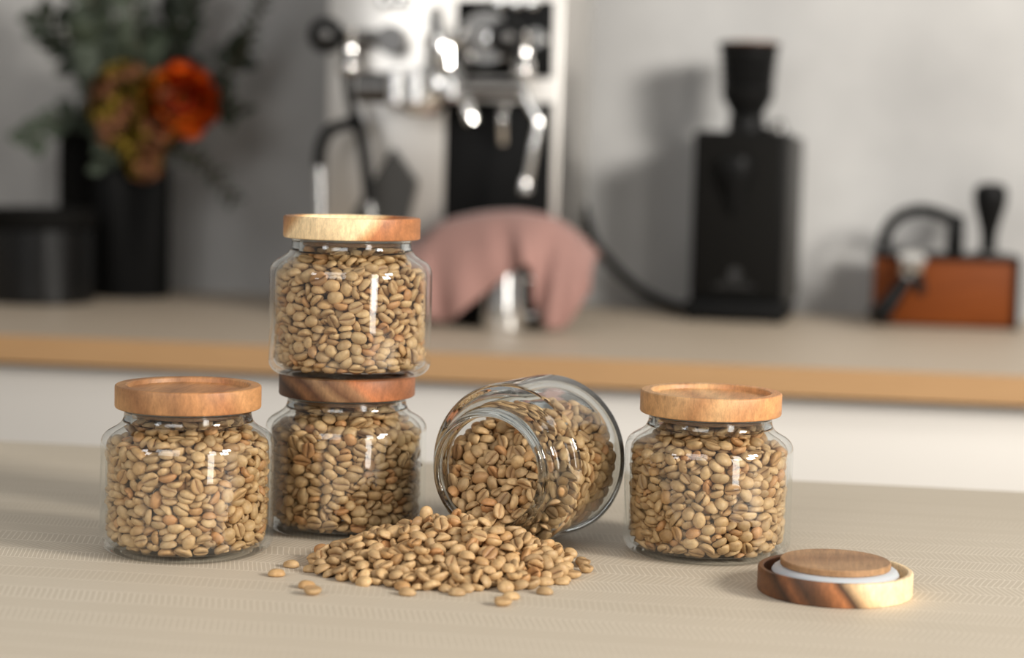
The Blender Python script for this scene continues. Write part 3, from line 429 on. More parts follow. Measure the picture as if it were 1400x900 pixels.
-142,-65,311,31,-79,31,56,56,-179,14,301,4,23,66,50,50,-178,106,290,0,-7,-33,55,52,-134,-165,308,-7,20,-21,58,55,-99,-53,317,-5,1,69,49,48,-133,1,294,11,-6,83,44,46,-105,75,304,8,11,-92,47,44,-129,130,303,-24,9,-22,44,47,-113,141,293,22,78,18,48,47,-94,-191,305,20,87,3,53,56,-66,-80,316,-13,-82,18,53,52,-52,-59,318,-10,-60,62,51,55,-22,19,339,-35,41,-31,60,55,-76,153,299,-6,4,-77,47,52,
-68,197,305,-17,-22,38,51,50,-16,-210,310,-77,-48,14,44,46,-5,-151,307,89,-27,6,58,55,21,-44,306,-19,-11,-85,45,49,17,12,309,74,50,-13,39,43,-17,42,318,56,66,-1,53,52,12,76,313,33,-75,-3,46,48,8,158,304,-11,8,-90,53,51,12,208,301,5,-9,35,50,51,36,-207,285,-7,-6,56,43,45,78,-140,317,-72,-24,-22,54,53,78,-55,320,51,60,-5,52,49,80,17,321,76,47,-21,51,50,74,51,310,-63,-42,15,51,53,
47,173,313,-8,-23,78,54,56,69,204,293,-2,25,-6,48,46,119,-174,305,62,-10,7,53,50,100,-30,313,-86,4,-8,49,51,116,86,291,-3,-2,-87,55,51,115,123,307,-12,-89,-5,51,55,90,185,308,-85,-33,18,57,55,164,-134,301,15,80,20,41,43,160,-81,316,83,-8,2,60,55,144,-7,307,0,-1,38,51,54,160,34,302,5,-6,87,49,49,154,115,292,11,-2,48,46,46,206,-48,311,6,18,47,56,55,202,-12,293,2,-13,58,40,44,
206,39,288,-9,7,-91,44,47,-198,-77,305,-1,-14,48,55,52,-196,65,303,-3,3,-27,53,56,-174,-106,317,5,-49,-60,57,53,-171,-41,305,-10,4,36,52,55,-135,-35,316,-72,37,-30,50,47,-151,69,304,10,-24,-82,53,53,-163,87,312,-17,3,-1,47,48,-111,-127,303,-10,30,-79,53,55,-112,-83,328,-82,28,9,51,50,-113,-3,320,-3,-89,-24,51,48,-111,53,321,-23,-87,-29,42,44,-91,115,301,-78,-20,7,45,49,
-110,163,315,-59,-45,19,54,53,-55,-204,311,2,-7,71,50,51,-23,-179,320,-11,80,-27,49,49,-52,-129,300,-12,32,-79,46,44,-56,-33,320,-70,-47,-4,44,48,-78,21,315,37,-62,-10,46,45,-60,61,302,10,-1,-69,52,55,-45,122,302,-18,-7,-3,52,56,-40,168,313,-10,-90,-24,50,50,-29,207,312,6,12,-57,53,55,16,-181,324,-71,-49,17,46,48,-19,-108,311,-78,-42,19,56,52,-11,-75,314,-77,10,-2,43,43,12,13,329,64,65,-13,46,44,
2,51,330,-50,-74,13,47,46,-25,100,309,-3,26,-80,56,54,19,124,317,62,58,24,49,46,2,186,322,-92,-16,-14,44,45,73,-166,304,29,-10,-2,51,49,26,-87,299,-5,-9,29,49,46,88,-17,331,75,45,20,52,50,44,4,321,-12,-5,48,50,53,30,48,304,-1,7,-41,52,51,69,137,305,9,9,78,45,44,24,158,340,-74,18,-2,52,55,40,206,313,19,14,43,42,45,117,-160,301,-12,39,68,44,46,122,-91,301,2,-4,-52,43,45,114,-59,313,16,7,85,44,47,
109,5,323,86,31,2,42,45,104,44,303,6,11,45,47,45,80,106,308,-9,15,-52,50,53,181,-105,311,74,7,3,46,43,139,-49,324,70,49,-30,42,45,154,32,321,-4,18,-88,47,44,137,60,320,10,86,-11,55,55,186,130,308,40,-8,-33,60,56,142,156,306,20,3,-58,50,50,217,-4,307,-16,8,-48,44,46,208,55,301,-14,13,35,40,44,-199,-23,325,-6,23,-51,52,56,-150,-118,306,86,-19,-16,42,43,-165,-38,325,-16,-8,-86,48,49,
-161,5,320,-3,10,-57,53,54,-152,34,305,24,2,-21,54,52,-161,141,303,0,28,-25,52,54,-94,-157,314,-16,-86,-9,54,54,-82,-113,329,84,0,-12,51,53,-99,-47,335,4,13,87,56,52,-105,-15,324,15,-4,20,43,46,-98,32,334,-67,-42,19,43,47,-121,98,325,11,-82,8,44,44,-33,-163,332,-31,79,-31,53,53,-55,-94,322,24,5,68,49,46,-43,-50,330,-46,16,-5,43,46,-44,13,325,31,-25,19,49,52,-52,34,322,-4,93,6,49,47,
-78,99,317,90,-20,-2,57,56,-54,155,319,16,4,-6,56,54,21,-192,307,86,21,-3,46,48,39,-172,329,-11,-11,53,53,49,-33,-87,336,43,48,14,48,51,30,-55,322,10,12,37,44,48,12,-8,337,5,-8,92,52,50,12,58,337,-9,-5,-88,49,47,12,109,338,-81,7,10,53,50,-8,131,323,-76,29,-10,45,48,81,-198,304,-3,18,-81,55,53,38,-143,311,-3,-23,87,43,43,48,-114,315,3,-4,-1,48,47,60,-41,330,81,-37,2,43,44,
75,-12,340,11,-6,-76,49,53,27,86,319,-11,1,11,52,48,52,114,322,-40,-41,-24,53,52,33,142,341,-10,35,-85,52,54,121,-131,312,-2,93,-12,53,51,93,-96,322,77,34,10,55,55,117,-77,329,10,2,69,51,48,112,26,323,5,-20,-83,50,55,92,66,324,6,93,-9,49,51,123,97,321,-51,75,-13,48,54,97,149,318,-49,72,-10,44,43,171,-36,315,-4,-3,-54,47,51,180,10,341,-73,43,-4,56,52,145,65,341,83,-27,7,46,43,
160,86,305,-8,7,1,46,46,184,7,318,76,54,-9,50,54,196,86,316,-40,-63,-55,53,49,-181,21,328,10,-22,-32,52,50,-149,-124,324,45,-79,4,48,49,-137,-57,332,15,-24,-47,45,45,-136,-12,336,78,50,19,48,48,-134,28,333,37,-62,17,45,45,-161,115,322,7,85,39,48,46,-89,-156,339,-62,-54,-5,56,56,-93,-82,335,-6,25,-59,51,47,-70,-50,358,-50,53,-34,48,53,-78,18,343,70,-41,-24,47,51,-86,62,326,-16,9,-17,53,52,
-111,126,334,5,-78,-14,52,55,-91,173,327,15,17,-47,43,47,-50,-146,321,-11,-4,17,48,45,-54,-125,337,-27,85,-17,47,45,-48,-77,352,49,-77,-7,46,48,-52,-20,328,-6,-1,-9,49,49,-34,63,321,1,11,80,40,43,-66,100,334,-83,-21,7,47,45,-71,136,327,31,-15,-9,51,56,34,-212,309,22,8,12,44,46,-21,-129,326,32,2,72,52,51,16,-96,317,10,-6,-63,47,47,-11,-37,330,-51,-56,16,49,48,40,16,355,20,-36,-78,56,54,
10,77,359,77,-16,0,46,47,-15,88,325,-7,28,-87,41,44,-23,131,329,13,-6,-14,46,47,52,-172,315,16,-12,-7,47,46,43,-134,343,-88,13,2,53,56,53,-80,334,-30,71,0,52,50,66,34,329,-17,7,-73,46,44,46,54,323,8,5,41,43,46,44,88,335,-17,1,-63,45,49,76,179,335,70,-27,-24,40,44,127,-160,324,1,0,-88,49,52,120,-125,322,-8,5,-2,47,45,115,-40,329,3,-29,-72,47,46,121,-1,327,5,10,-45,39,44,73,70,332,-1,-8,-48,46,43,
108,98,328,11,-7,-90,44,44,82,139,324,-11,-5,1,53,53,148,-105,317,43,-12,12,43,46,159,-75,334,34,-79,2,45,50,153,-23,331,0,-4,-44,54,50,163,112,312,-12,-3,79,43,48,210,21,320,-13,7,-16,46,45,183,60,323,48,-74,-18,51,53,-129,-95,333,-5,-36,69,47,49,-171,-73,332,-16,76,-4,40,44,-136,-30,357,-55,58,-23,55,56,-127,65,329,-5,-11,55,49,50,-77,-110,350,25,-85,-15,46,45,-115,-66,349,4,17,-74,46,46,
-96,-15,355,90,-9,-5,50,51,-101,81,351,88,23,-5,52,52,-105,113,332,-10,31,-68,57,53,-88,151,345,-1,-24,2,43,44,-64,-177,331,3,-9,-76,50,51,-63,-130,357,-68,-54,23,42,43,-33,-67,354,-18,11,-42,57,55,-61,-7,355,-41,-81,22,46,49,-28,69,340,1,-5,37,48,51,-38,112,343,79,-35,-18,42,44,-57,153,339,12,5,77,44,46,4,-143,328,20,18,35,47,49,-4,-92,325,12,-14,-57,49,45,7,-45,342,-47,63,-1,48,45,
-17,-23,358,-90,1,-9,52,55,7,32,340,24,13,14,44,49,25,101,357,77,21,40,43,44,-13,163,338,2,-79,37,44,47,82,-159,327,10,-2,74,47,47,80,-136,351,91,5,-5,49,53,38,-52,351,70,60,-2,45,46,85,31,352,-71,-32,-2,49,53,44,52,352,12,-81,-11,47,50,58,82,361,-60,24,12,48,48,44,133,357,15,2,22,43,48,84,-102,340,-29,88,10,58,55,85,-55,349,-59,-73,8,52,53,128,-23,345,5,-7,-93,46,45,108,66,350,-24,-79,14,57,53,
123,127,320,-24,5,9,48,45,103,186,317,3,19,53,43,47,166,-66,353,47,-70,1,50,49,147,7,347,53,-63,11,41,44,135,44,353,-77,37,10,50,47,-160,54,328,-1,-13,-35,51,54,-97,-103,370,35,79,7,56,55,-125,-74,375,67,63,7,45,44,-96,0,368,72,46,-16,44,44,-84,50,362,-78,-9,14,49,53,-133,105,344,28,-12,-61,47,45,-48,-102,357,-15,-79,-9,44,43,-35,-29,372,40,71,21,44,46,-52,6,359,-15,-9,-65,51,52,
-53,36,335,1,-12,79,45,49,-51,75,339,-21,-33,15,49,51,2,-179,351,9,-93,0,46,51,18,-148,355,40,85,-2,50,55,10,-102,339,15,9,49,45,45,1,-59,346,18,-1,-55,49,47,9,5,361,-24,-8,91,45,44,26,39,363,-11,-5,80,50,55,-24,98,354,-3,9,47,53,50,-14,143,351,7,6,10,49,50,65,-163,346,31,3,-35,42,44,44,-94,335,-8,-6,63,45,46,42,-32,353,7,22,70,53,50,56,1,348,-10,-12,-2,48,46,62,54,356,-10,16,-70,45,48,
86,109,350,73,26,5,57,54,103,-101,359,-70,-59,-12,48,45,129,-61,358,29,-80,-3,56,56,116,12,352,0,-8,27,50,55,97,70,370,88,-26,-2,45,45,168,-27,347,5,10,52,47,51,165,12,364,-36,-83,22,50,49,-134,-108,348,7,-12,41,43,45,-164,-6,353,-25,8,-55,57,56,-141,43,347,2,6,-6,45,49,-113,-128,337,-4,-25,5,48,47,-89,-37,370,20,-71,-35,51,54,-77,28,364,34,-71,52,51,49,-71,69,367,19,16,51,45,49,
-30,-154,352,-86,5,-1,53,49,-42,-116,362,19,4,45,46,49,-44,-34,377,-13,-18,63,49,49,-26,8,375,-80,-12,28,47,48,-41,44,360,42,82,-13,47,43,-72,111,357,65,-53,-12,51,53,-48,132,368,37,77,15,54,53,-4,-114,362,19,83,-2,51,50,-10,-64,377,-4,-79,27,49,52,-17,6,381,-11,21,-43,51,49,-7,48,363,-38,-34,49,46,47,11,98,361,-4,-24,-19,42,47,0,131,363,15,8,0,51,53,70,-100,361,-64,52,-2,44,48,
42,-68,358,10,-1,4,48,48,38,-11,376,15,-81,-20,44,44,43,70,376,23,-88,-23,43,47,57,104,359,-31,37,41,47,45,73,131,358,30,-10,85,43,46,105,-40,364,64,50,5,45,47,118,-10,377,-48,-76,-24,44,44,127,40,365,-3,-5,0,54,52,119,93,347,12,10,35,41,43,-67,-118,374,7,-15,60,52,51,-89,-63,378,-56,43,27,53,55,-145,-2,369,27,34,27,49,48,-123,34,370,1,-24,-62,48,48,-88,109,382,69,-46,-12,51,52,
-21,-105,386,-39,-70,17,50,55,-56,-80,375,-2,-3,28,57,54,-112,14,361,-37,-2,50,58,56,-45,41,370,4,21,64,51,52,-47,96,370,-9,-15,66,56,55,13,-149,365,0,2,89,39,43,6,-86,371,27,79,-33,49,46,23,-52,376,28,63,-19,43,46,72,-28,365,-40,-74,8,46,45,13,74,378,17,-27,-12,51,54,-10,107,380,-1,87,12,46,44,35,-108,353,6,-3,-42,48,48,39,-77,374,5,26,-78,41,43,84,10,374,-48,55,-39,52,53,72,41,372,4,6,7,56,56,
57,128,379,9,-7,-74,49,49,78,-66,372,78,5,-20,47,45,103,20,386,-9,2,-16,50,47,129,-105,349,76,27,14,57,54,91,-39,380,60,43,11,53,50,-134,-41,376,1,5,89,47,47,-101,-96,378,-5,-1,2,46,45,-88,5,383,4,17,-46,48,46,-86,43,379,56,15,2,43,47,-125,77,363,-12,-15,72,51,53,-57,8,384,-19,-8,43,44,48,-30,52,384,0,20,52,47,48,-69,118,394,77,-50,-5,52,50,4,-34,381,-80,11,-18,51,51,17,-2,386,-5,-25,-55,51,55,
-20,77,387,-25,55,-7,40,44,-35,138,396,-93,9,-6,56,54,22,141,382,18,7,28,57,55,68,-120,367,-4,-11,50,51,53,51,-37,384,-55,50,-13,48,50,60,5,391,2,40,-11,57,56,26,98,382,-16,-6,-84,43,43,121,-67,383,-68,59,20,46,51,126,-24,391,-76,39,10,54,51,101,59,388,57,-61,1,44,49,87,112,372,-51,-58,-5,45,45,-120,-45,394,0,2,25,45,46,-118,-81,388,2,-14,-37,46,44,-123,-18,392,-41,43,10,49,54,
-70,-40,392,69,46,41,52,49,8,-121,394,-83,17,18,51,53,-2,-49,400,-81,23,-14,55,51,10,27,391,-20,6,45,52,49,45,-92,382,3,41,-68,49,49,43,-28,395,-15,-20,57,56,55,49,100,393,-8,17,-70,44,47,91,-95,382,-25,-2,6,44,48,107,-68,392,1,-17,85,44,44,73,-25,388,33,29,37,40,44,104,76,393,14,18,87,45,47,92,93,383,-83,-13,9,54,53,146,10,384,-32,-25,-8,42,45,-97,55,392,68,-19,12,44,49,-61,68,398,70,47,3,50,49,
-95,80,387,-14,-32,73,45,44,48,-111,390,22,-9,25,49,50,
]
TIPPED_BEANS = [
144,405,402,15,66,61,50,47,88,435,385,48,-3,-13,47,46,47,439,352,-49,5,-11,47,45,332,343,354,-35,-1,-14,48,48,12,450,300,-38,34,34,54,55,359,335,298,-44,-29,-41,44,44,-2,461,257,36,-54,46,59,55,368,342,243,33,-36,23,46,44,-1,458,206,41,-30,49,45,45,379,331,212,24,-34,-3,41,44,48,449,146,38,40,-51,42,46,327,345,140,-47,6,-14,45,46,80,427,110,-20,45,38,42,46,270,364,93,-34,-49,-57,42,46,
314,361,105,33,47,-68,47,43,133,409,72,-46,-4,-14,56,52,213,394,62,-35,-49,71,46,44,247,369,67,-6,49,65,49,49,134,388,406,36,46,69,47,51,183,388,413,-16,22,82,52,49,224,364,407,-44,-3,-7,50,53,305,362,374,39,40,-50,50,52,14,444,338,-4,-74,53,56,56,348,334,338,50,-49,13,54,52,11,435,264,56,-22,14,41,44,375,318,284,-48,19,49,51,48,0,435,226,-36,53,48,45,50,383,316,239,39,16,-45,45,45,
21,439,192,-24,31,19,46,46,345,350,213,57,5,-26,50,53,363,335,170,51,20,-63,53,54,18,441,152,-41,49,32,47,51,288,358,122,-67,-4,-29,44,45,84,425,74,9,-40,78,51,53,143,386,46,-19,72,26,53,55,175,387,56,40,54,60,52,49,173,348,419,-8,17,-6,52,52,266,358,416,74,30,-19,53,51,94,396,400,36,7,5,52,56,361,319,326,15,62,-13,47,51,-15,439,289,34,31,-62,52,55,27,432,295,54,1,-18,51,52,
371,298,302,-45,6,1,47,44,21,414,225,-40,38,2,47,49,348,322,238,13,73,-36,41,43,384,306,267,28,-35,37,48,48,4,437,185,32,66,-59,56,54,337,322,180,-62,-17,-48,50,55,346,319,137,1,39,36,50,55,41,438,105,23,-28,43,51,50,314,330,119,-43,-41,-37,58,55,105,396,89,-41,35,13,52,52,145,383,77,-37,45,15,52,55,191,375,80,-44,10,0,47,49,286,344,88,-16,41,40,47,50,102,393,52,10,-73,-35,52,49,
185,373,60,54,-5,-8,48,49,266,346,59,-33,2,-18,45,46,179,368,390,66,-3,1,56,53,238,336,404,7,59,37,50,51,63,420,372,-2,30,-8,45,48,276,346,379,16,-37,67,52,56,354,291,352,56,39,35,48,51,375,292,278,53,-7,-20,50,51,-7,416,249,-39,20,2,55,55,-25,429,193,33,-30,48,48,48,377,312,198,24,-48,28,46,50,338,300,125,-48,9,-45,56,55,79,415,109,36,-28,-5,51,52,122,373,81,-59,-21,-42,48,49,
249,343,76,-12,0,91,49,49,281,324,91,-26,-35,-34,47,45,121,369,45,-46,-65,-28,50,48,173,372,27,6,1,-10,46,48,212,367,36,17,-10,26,44,46,113,375,406,4,63,-64,53,54,191,329,383,-57,26,-7,57,53,204,338,406,-13,44,15,55,55,301,335,407,-15,-80,3,49,51,333,316,376,-25,32,-10,59,55,1,422,358,-23,-11,91,47,43,330,329,324,59,-25,-4,48,50,325,292,302,1,66,13,46,49,361,281,330,1,-92,-9,47,49,
-36,439,235,41,8,45,48,48,350,300,241,28,29,-53,51,52,-29,401,211,-38,-11,5,45,48,34,407,158,-48,2,-40,42,44,345,296,201,-46,14,13,51,48,39,421,132,-17,69,52,47,47,317,291,99,67,11,36,47,45,48,405,109,-26,41,51,48,45,270,315,67,4,-87,3,50,50,303,318,85,57,-31,26,49,52,156,350,44,-26,55,38,50,54,243,345,50,59,-14,2,58,56,107,328,397,-2,43,80,42,45,155,348,409,58,24,-26,54,54,
275,325,398,-8,-46,27,43,46,36,398,380,10,30,-45,48,53,121,360,388,-4,80,-37,56,56,310,312,375,31,69,27,47,46,11,411,338,-8,69,49,41,44,328,308,333,24,17,-30,41,44,9,390,261,-4,-69,-54,51,54,-31,412,240,26,14,-40,42,45,8,405,227,6,-64,54,45,48,341,288,271,-29,-62,63,56,54,5,414,192,2,69,-63,51,53,9,407,153,-3,26,27,48,45,364,293,164,-34,-28,-13,48,50,-4,415,125,44,4,78,48,51,
318,306,129,-51,-23,73,54,55,66,395,74,-13,-60,-63,50,47,92,383,93,19,-54,4,48,52,183,353,75,42,-5,5,52,49,295,297,89,-9,-56,31,52,49,198,337,43,-24,-72,-21,53,53,224,316,44,-84,14,1,44,49,89,364,390,-39,-39,55,48,48,219,310,407,-12,-53,-60,52,49,53,363,373,-7,17,21,52,56,282,304,368,-11,19,-33,46,47,22,391,347,-49,-42,-42,54,55,324,289,361,-4,-92,16,54,53,-13,421,313,3,14,-93,50,51,
3,414,289,28,9,-17,47,44,361,272,295,18,8,-27,53,55,-36,408,265,24,32,-45,50,54,373,287,234,39,-47,64,54,51,-13,427,164,41,50,-6,43,44,327,289,172,-43,0,-65,57,53,363,278,196,-53,-13,-15,50,48,284,299,122,-37,29,-9,45,48,149,341,84,45,21,-30,55,51,238,314,94,38,49,-15,46,44,267,305,90,55,-17,-37,42,43,149,329,397,60,32,-23,55,51,16,379,361,20,70,-53,48,45,-15,401,321,32,23,-32,45,49,
323,268,323,-9,39,-5,50,46,316,260,277,-1,41,-1,53,49,358,258,260,-17,38,81,52,51,-7,384,150,-61,25,-26,54,52,24,380,175,-33,22,30,52,54,298,273,133,-40,46,34,53,52,50,385,104,-17,49,64,56,55,99,365,75,47,-39,19,54,52,186,324,83,-35,37,23,59,56,247,294,81,39,-41,12,52,56,267,295,110,-9,-38,70,45,47,178,309,34,16,88,14,45,47,224,322,57,12,-28,79,45,48,252,304,386,0,-21,-2,44,47,
25,345,380,72,-46,18,53,54,15,378,303,-28,22,7,47,52,353,258,325,32,19,-10,52,49,-9,388,220,55,21,-50,46,43,344,267,215,-37,4,-14,52,51,349,275,160,-16,69,-54,49,49,24,395,135,57,47,-21,44,48,332,272,127,52,-32,21,47,52,12,397,100,17,19,23,49,45,65,384,70,25,39,-72,44,48,103,333,69,-48,-21,-20,57,53,207,295,94,-22,45,11,57,55,286,271,90,76,14,-46,50,54,83,354,50,-85,20,17,43,43,
172,306,56,27,47,52,50,52,253,294,53,76,-50,15,41,44,172,295,381,-54,19,-15,44,45,-33,393,303,48,43,-41,46,45,331,250,248,67,29,-24,43,47,-43,376,230,-27,-43,-30,53,54,367,256,248,45,-58,39,50,51,-20,395,186,11,-69,43,51,53,8,365,186,27,-36,20,57,55,321,267,184,-10,-73,40,44,45,344,239,160,-9,63,-8,53,50,59,358,115,28,60,63,52,52,302,256,139,-46,3,-3,45,45,120,341,55,-17,61,33,58,55,
140,316,42,-50,-4,-47,49,49,212,287,47,-57,-10,-11,55,51,100,311,388,-3,-30,-88,50,54,148,283,387,-19,10,-7,48,49,177,308,394,-34,-20,-54,40,43,219,273,379,-31,25,18,41,46,286,273,373,52,30,-28,51,53,-2,369,337,11,40,58,53,50,296,264,342,67,53,21,49,51,-41,374,274,-53,8,27,49,48,2,373,270,47,0,-19,51,52,354,241,275,-7,-42,81,49,46,-26,372,201,34,-30,38,49,46,317,235,228,-20,18,1,58,56,
355,250,217,22,73,-54,52,55,17,370,130,24,79,-33,50,55,22,362,95,14,-9,-10,47,46,317,243,134,-4,-63,46,51,55,45,367,83,10,34,-71,54,54,121,322,75,36,13,-21,51,50,259,252,72,-11,-53,70,50,51,309,269,100,38,-24,3,40,44,146,296,26,0,-22,85,46,46,231,265,54,-5,75,36,54,55,66,334,389,13,18,-87,45,45,140,321,378,-30,-69,32,47,51,210,296,387,-14,-4,-3,43,44,102,295,371,5,63,55,47,52,
318,240,364,-49,-44,18,57,56,0,361,311,11,47,58,40,44,28,324,321,-68,3,-16,55,54,315,236,332,-5,80,2,54,51,312,228,272,-37,51,37,54,53,348,246,307,38,68,-45,48,46,-16,358,242,-50,-52,-22,51,47,-9,349,254,-60,18,18,45,46,350,222,251,-77,28,-23,46,45,-36,363,174,70,36,-30,41,44,-1,344,168,-23,-74,38,47,48,292,256,162,26,-10,-12,50,51,352,249,194,29,81,-6,40,44,266,258,124,-45,11,-40,44,48,
300,246,92,25,-21,8,43,47,47,341,80,11,21,-42,48,51,80,353,83,14,-32,8,48,45,166,286,86,-54,-58,-47,56,55,240,276,93,41,-24,8,39,44,112,319,41,10,89,7,47,46,146,296,54,13,33,-73,49,51,202,274,76,-47,10,-27,52,55,254,265,394,-53,-35,-2,47,48,140,280,362,-24,-49,-49,51,49,-33,367,325,-8,22,-55,49,47,36,305,343,-74,2,-12,48,53,311,237,309,-82,14,-8,50,49,-30,353,286,-28,-37,-38,53,49,
-3,346,269,-6,48,-77,42,47,342,216,293,-4,-35,-79,53,50,-51,349,232,-30,16,35,51,52,355,227,213,52,-26,25,42,47,-4,346,201,12,-48,14,41,44,302,235,190,-29,-5,-14,51,47,324,232,172,-35,33,53,49,46,0,348,121,-20,-85,-9,44,47,36,341,111,20,-4,22,49,51,77,318,78,-63,-40,-12,48,46,260,241,105,-54,12,-11,52,54,106,308,60,-27,-80,42,47,48,182,269,44,20,59,57,56,55,79,293,372,35,-22,6,45,49,
112,265,385,13,78,9,42,44,41,289,381,21,48,76,47,46,-9,343,331,65,9,-49,53,56,-49,357,268,47,59,-27,47,49,-20,329,292,-60,0,-11,44,45,295,222,295,49,7,-14,52,56,349,215,276,54,-44,16,49,51,-22,329,220,-27,65,26,46,49,348,202,223,21,-20,-16,43,47,-16,368,142,18,-52,10,41,45,286,224,172,-56,26,21,49,48,-6,337,137,-44,-11,4,44,48,325,210,155,-85,21,-5,44,46,26,330,82,45,-48,-26,45,50,
191,253,83,-18,8,-2,44,45,240,230,48,-14,3,73,50,47,139,272,70,-50,47,27,43,48,167,262,369,-23,-26,-31,51,48,17,334,352,-28,74,-45,49,50,-10,319,339,0,-64,40,45,50,278,240,363,41,34,63,51,48,-39,322,307,-5,9,10,54,52,262,248,339,-5,36,-75,43,47,315,192,343,-78,6,25,47,50,-55,326,298,47,-54,-40,55,54,334,200,254,-25,-3,-27,55,55,-32,332,260,55,25,-21,52,49,314,210,208,-47,-5,-74,53,54,
-29,337,147,-19,-26,35,46,51,338,212,179,-11,72,25,49,47,16,332,141,-9,65,-63,53,51,42,321,96,15,-56,66,47,45,308,188,130,10,61,8,53,55,52,332,53,-3,7,-63,52,48,101,290,80,26,18,-23,47,45,198,246,64,55,1,-5,51,51,232,231,83,-57,11,3,51,51,292,207,94,-13,-21,31,49,52,111,283,44,-3,36,49,51,49,147,261,37,-75,0,-2,49,53,47,259,341,12,-31,46,48,48,245,249,379,48,22,-9,46,48,19,297,355,-65,14,-7,52,49,
167,240,340,-62,-28,-55,45,49,-28,308,292,-7,-37,-77,48,50,303,185,248,-51,25,8,40,43,327,206,322,36,83,16,44,45,299,190,209,-43,-25,-73,58,55,333,173,231,-45,43,16,58,54,-34,339,183,48,-16,7,54,51,-8,314,169,-56,-59,34,47,47,304,205,177,-51,-37,-42,47,52,337,188,190,-27,36,57,48,49,0,315,105,-48,-49,-33,52,53,73,280,108,-41,58,34,48,49,286,223,128,-27,34,15,53,51,34,297,67,-15,-67,-43,42,44,
258,216,101,-53,-46,-48,53,53,75,291,56,51,-42,8,53,55,165,261,62,33,36,-42,42,43,206,242,381,-8,14,65,56,55,109,266,329,-70,14,25,47,51,133,260,348,-45,8,12,50,48,253,232,374,32,-59,26,52,56,287,203,353,33,-36,-30,50,53,311,178,307,-19,11,-22,52,55,-30,305,243,7,48,52,53,53,294,192,279,17,-33,43,51,48,332,186,289,-53,18,-25,48,50,-55,321,233,-60,-48,47,51,53,-44,318,155,22,11,-28,48,48,
293,190,147,18,-9,-10,51,52,-7,292,106,-55,42,41,55,51,21,306,134,-29,37,43,47,46,245,210,109,21,14,-38,51,55,62,300,86,40,6,-7,46,51,236,195,70,-46,55,-5,57,54,149,252,54,53,5,-30,50,47,191,228,38,-3,40,71,53,52,113,240,366,-25,18,57,52,49,154,226,387,40,83,13,49,53,185,239,365,6,-11,81,50,49,-20,281,347,-75,3,0,43,47,13,275,363,87,-14,7,56,55,154,216,334,7,36,50,54,53,72,251,305,34,-25,59,55,54,
-44,284,233,21,11,-73,55,54,328,170,247,32,-14,19,48,49,-42,311,188,-2,78,43,48,47,-11,294,149,-20,12,15,44,44,-28,307,126,-56,-20,30,45,50,276,199,125,-16,52,-53,53,55,48,272,65,-68,2,-42,45,50,89,261,80,-81,8,8,45,45,196,220,92,-35,-32,-19,42,46,225,210,85,32,6,-64,56,54,97,268,48,61,-32,10,54,55,166,227,65,-34,46,0,45,43,61,267,375,7,-49,72,55,53,144,242,356,34,29,75,40,44,
15,266,322,53,2,-4,41,44,79,247,341,35,-11,39,49,53,147,219,317,-22,-67,35,59,55,223,203,374,-7,56,28,50,51,-51,284,305,-36,-65,-56,45,48,111,232,318,-44,-15,9,55,52,212,204,327,-29,40,52,52,54,273,177,321,-13,72,0,48,53,-57,326,267,11,-60,8,47,45,-33,291,278,-84,-11,-12,55,54,321,168,284,37,-38,10,53,50,-83,291,212,-38,46,-47,49,47,286,161,242,-60,-11,-48,57,54,-58,338,208,-15,64,1,39,43,
-25,279,141,-21,8,9,42,44,323,175,164,43,-14,39,46,45,38,299,120,-3,78,-53,47,46,246,175,139,61,28,66,55,52,283,158,122,-59,-15,-27,54,54,249,172,93,-22,51,41,43,46,84,247,47,-3,-48,39,49,52,148,229,64,-18,-70,43,49,49,209,213,53,24,12,-27,45,46,174,197,317,-14,68,-60,46,46,255,199,362,64,-42,-2,51,52,-32,262,286,-10,41,67,50,53,304,162,330,23,-12,53,47,49,280,156,276,-52,-10,-19,52,52,
-47,299,211,56,-21,30,50,53,-25,272,191,44,-33,8,41,44,289,173,191,-2,23,13,57,55,322,153,213,7,46,67,50,53,285,174,179,-23,-66,2,46,43,320,153,178,9,-16,16,47,49,7,279,128,-20,47,42,49,49,27,282,97,-28,-6,-31,50,48,12,275,77,-59,-32,9,42,46,45,264,77,9,-37,14,52,53,105,230,72,48,-11,16,48,49,183,203,74,-59,2,-11,49,54,274,187,83,-38,-31,72,46,44,52,236,54,-1,-14,16,51,54,
153,220,38,26,-82,22,54,51,181,203,36,22,-11,10,44,45,188,207,362,-43,-81,19,55,51,114,200,322,36,62,59,52,49,250,181,336,6,31,55,52,56,-32,274,325,0,-83,-19,52,49,224,185,318,29,-10,-9,49,47,269,141,335,-9,3,-12,60,56,-69,282,245,19,31,-84,50,48,-54,273,204,44,2,-22,41,45,330,140,254,-48,-14,-56,51,47,-50,284,170,-35,-27,-11,56,56,-10,259,134,-20,-45,-56,51,51,63,243,95,26,63,-33,45,48,
269,138,103,12,66,9,51,54,132,210,68,13,-43,41,57,54,209,186,102,12,57,58,45,45,79,217,43,-58,4,-12,50,48,117,237,43,-36,-40,-24,44,48,-72,274,287,-38,41,34,53,53,143,187,295,30,31,-17,54,54,187,184,279,22,-36,-75,52,53,294,144,313,53,-51,-8,49,54,316,133,299,35,82,-14,49,52,-79,262,221,35,5,-2,44,46,-25,245,193,46,41,-42,50,48,243,132,219,-7,29,73,48,47,297,144,205,-52,24,34,45,44,
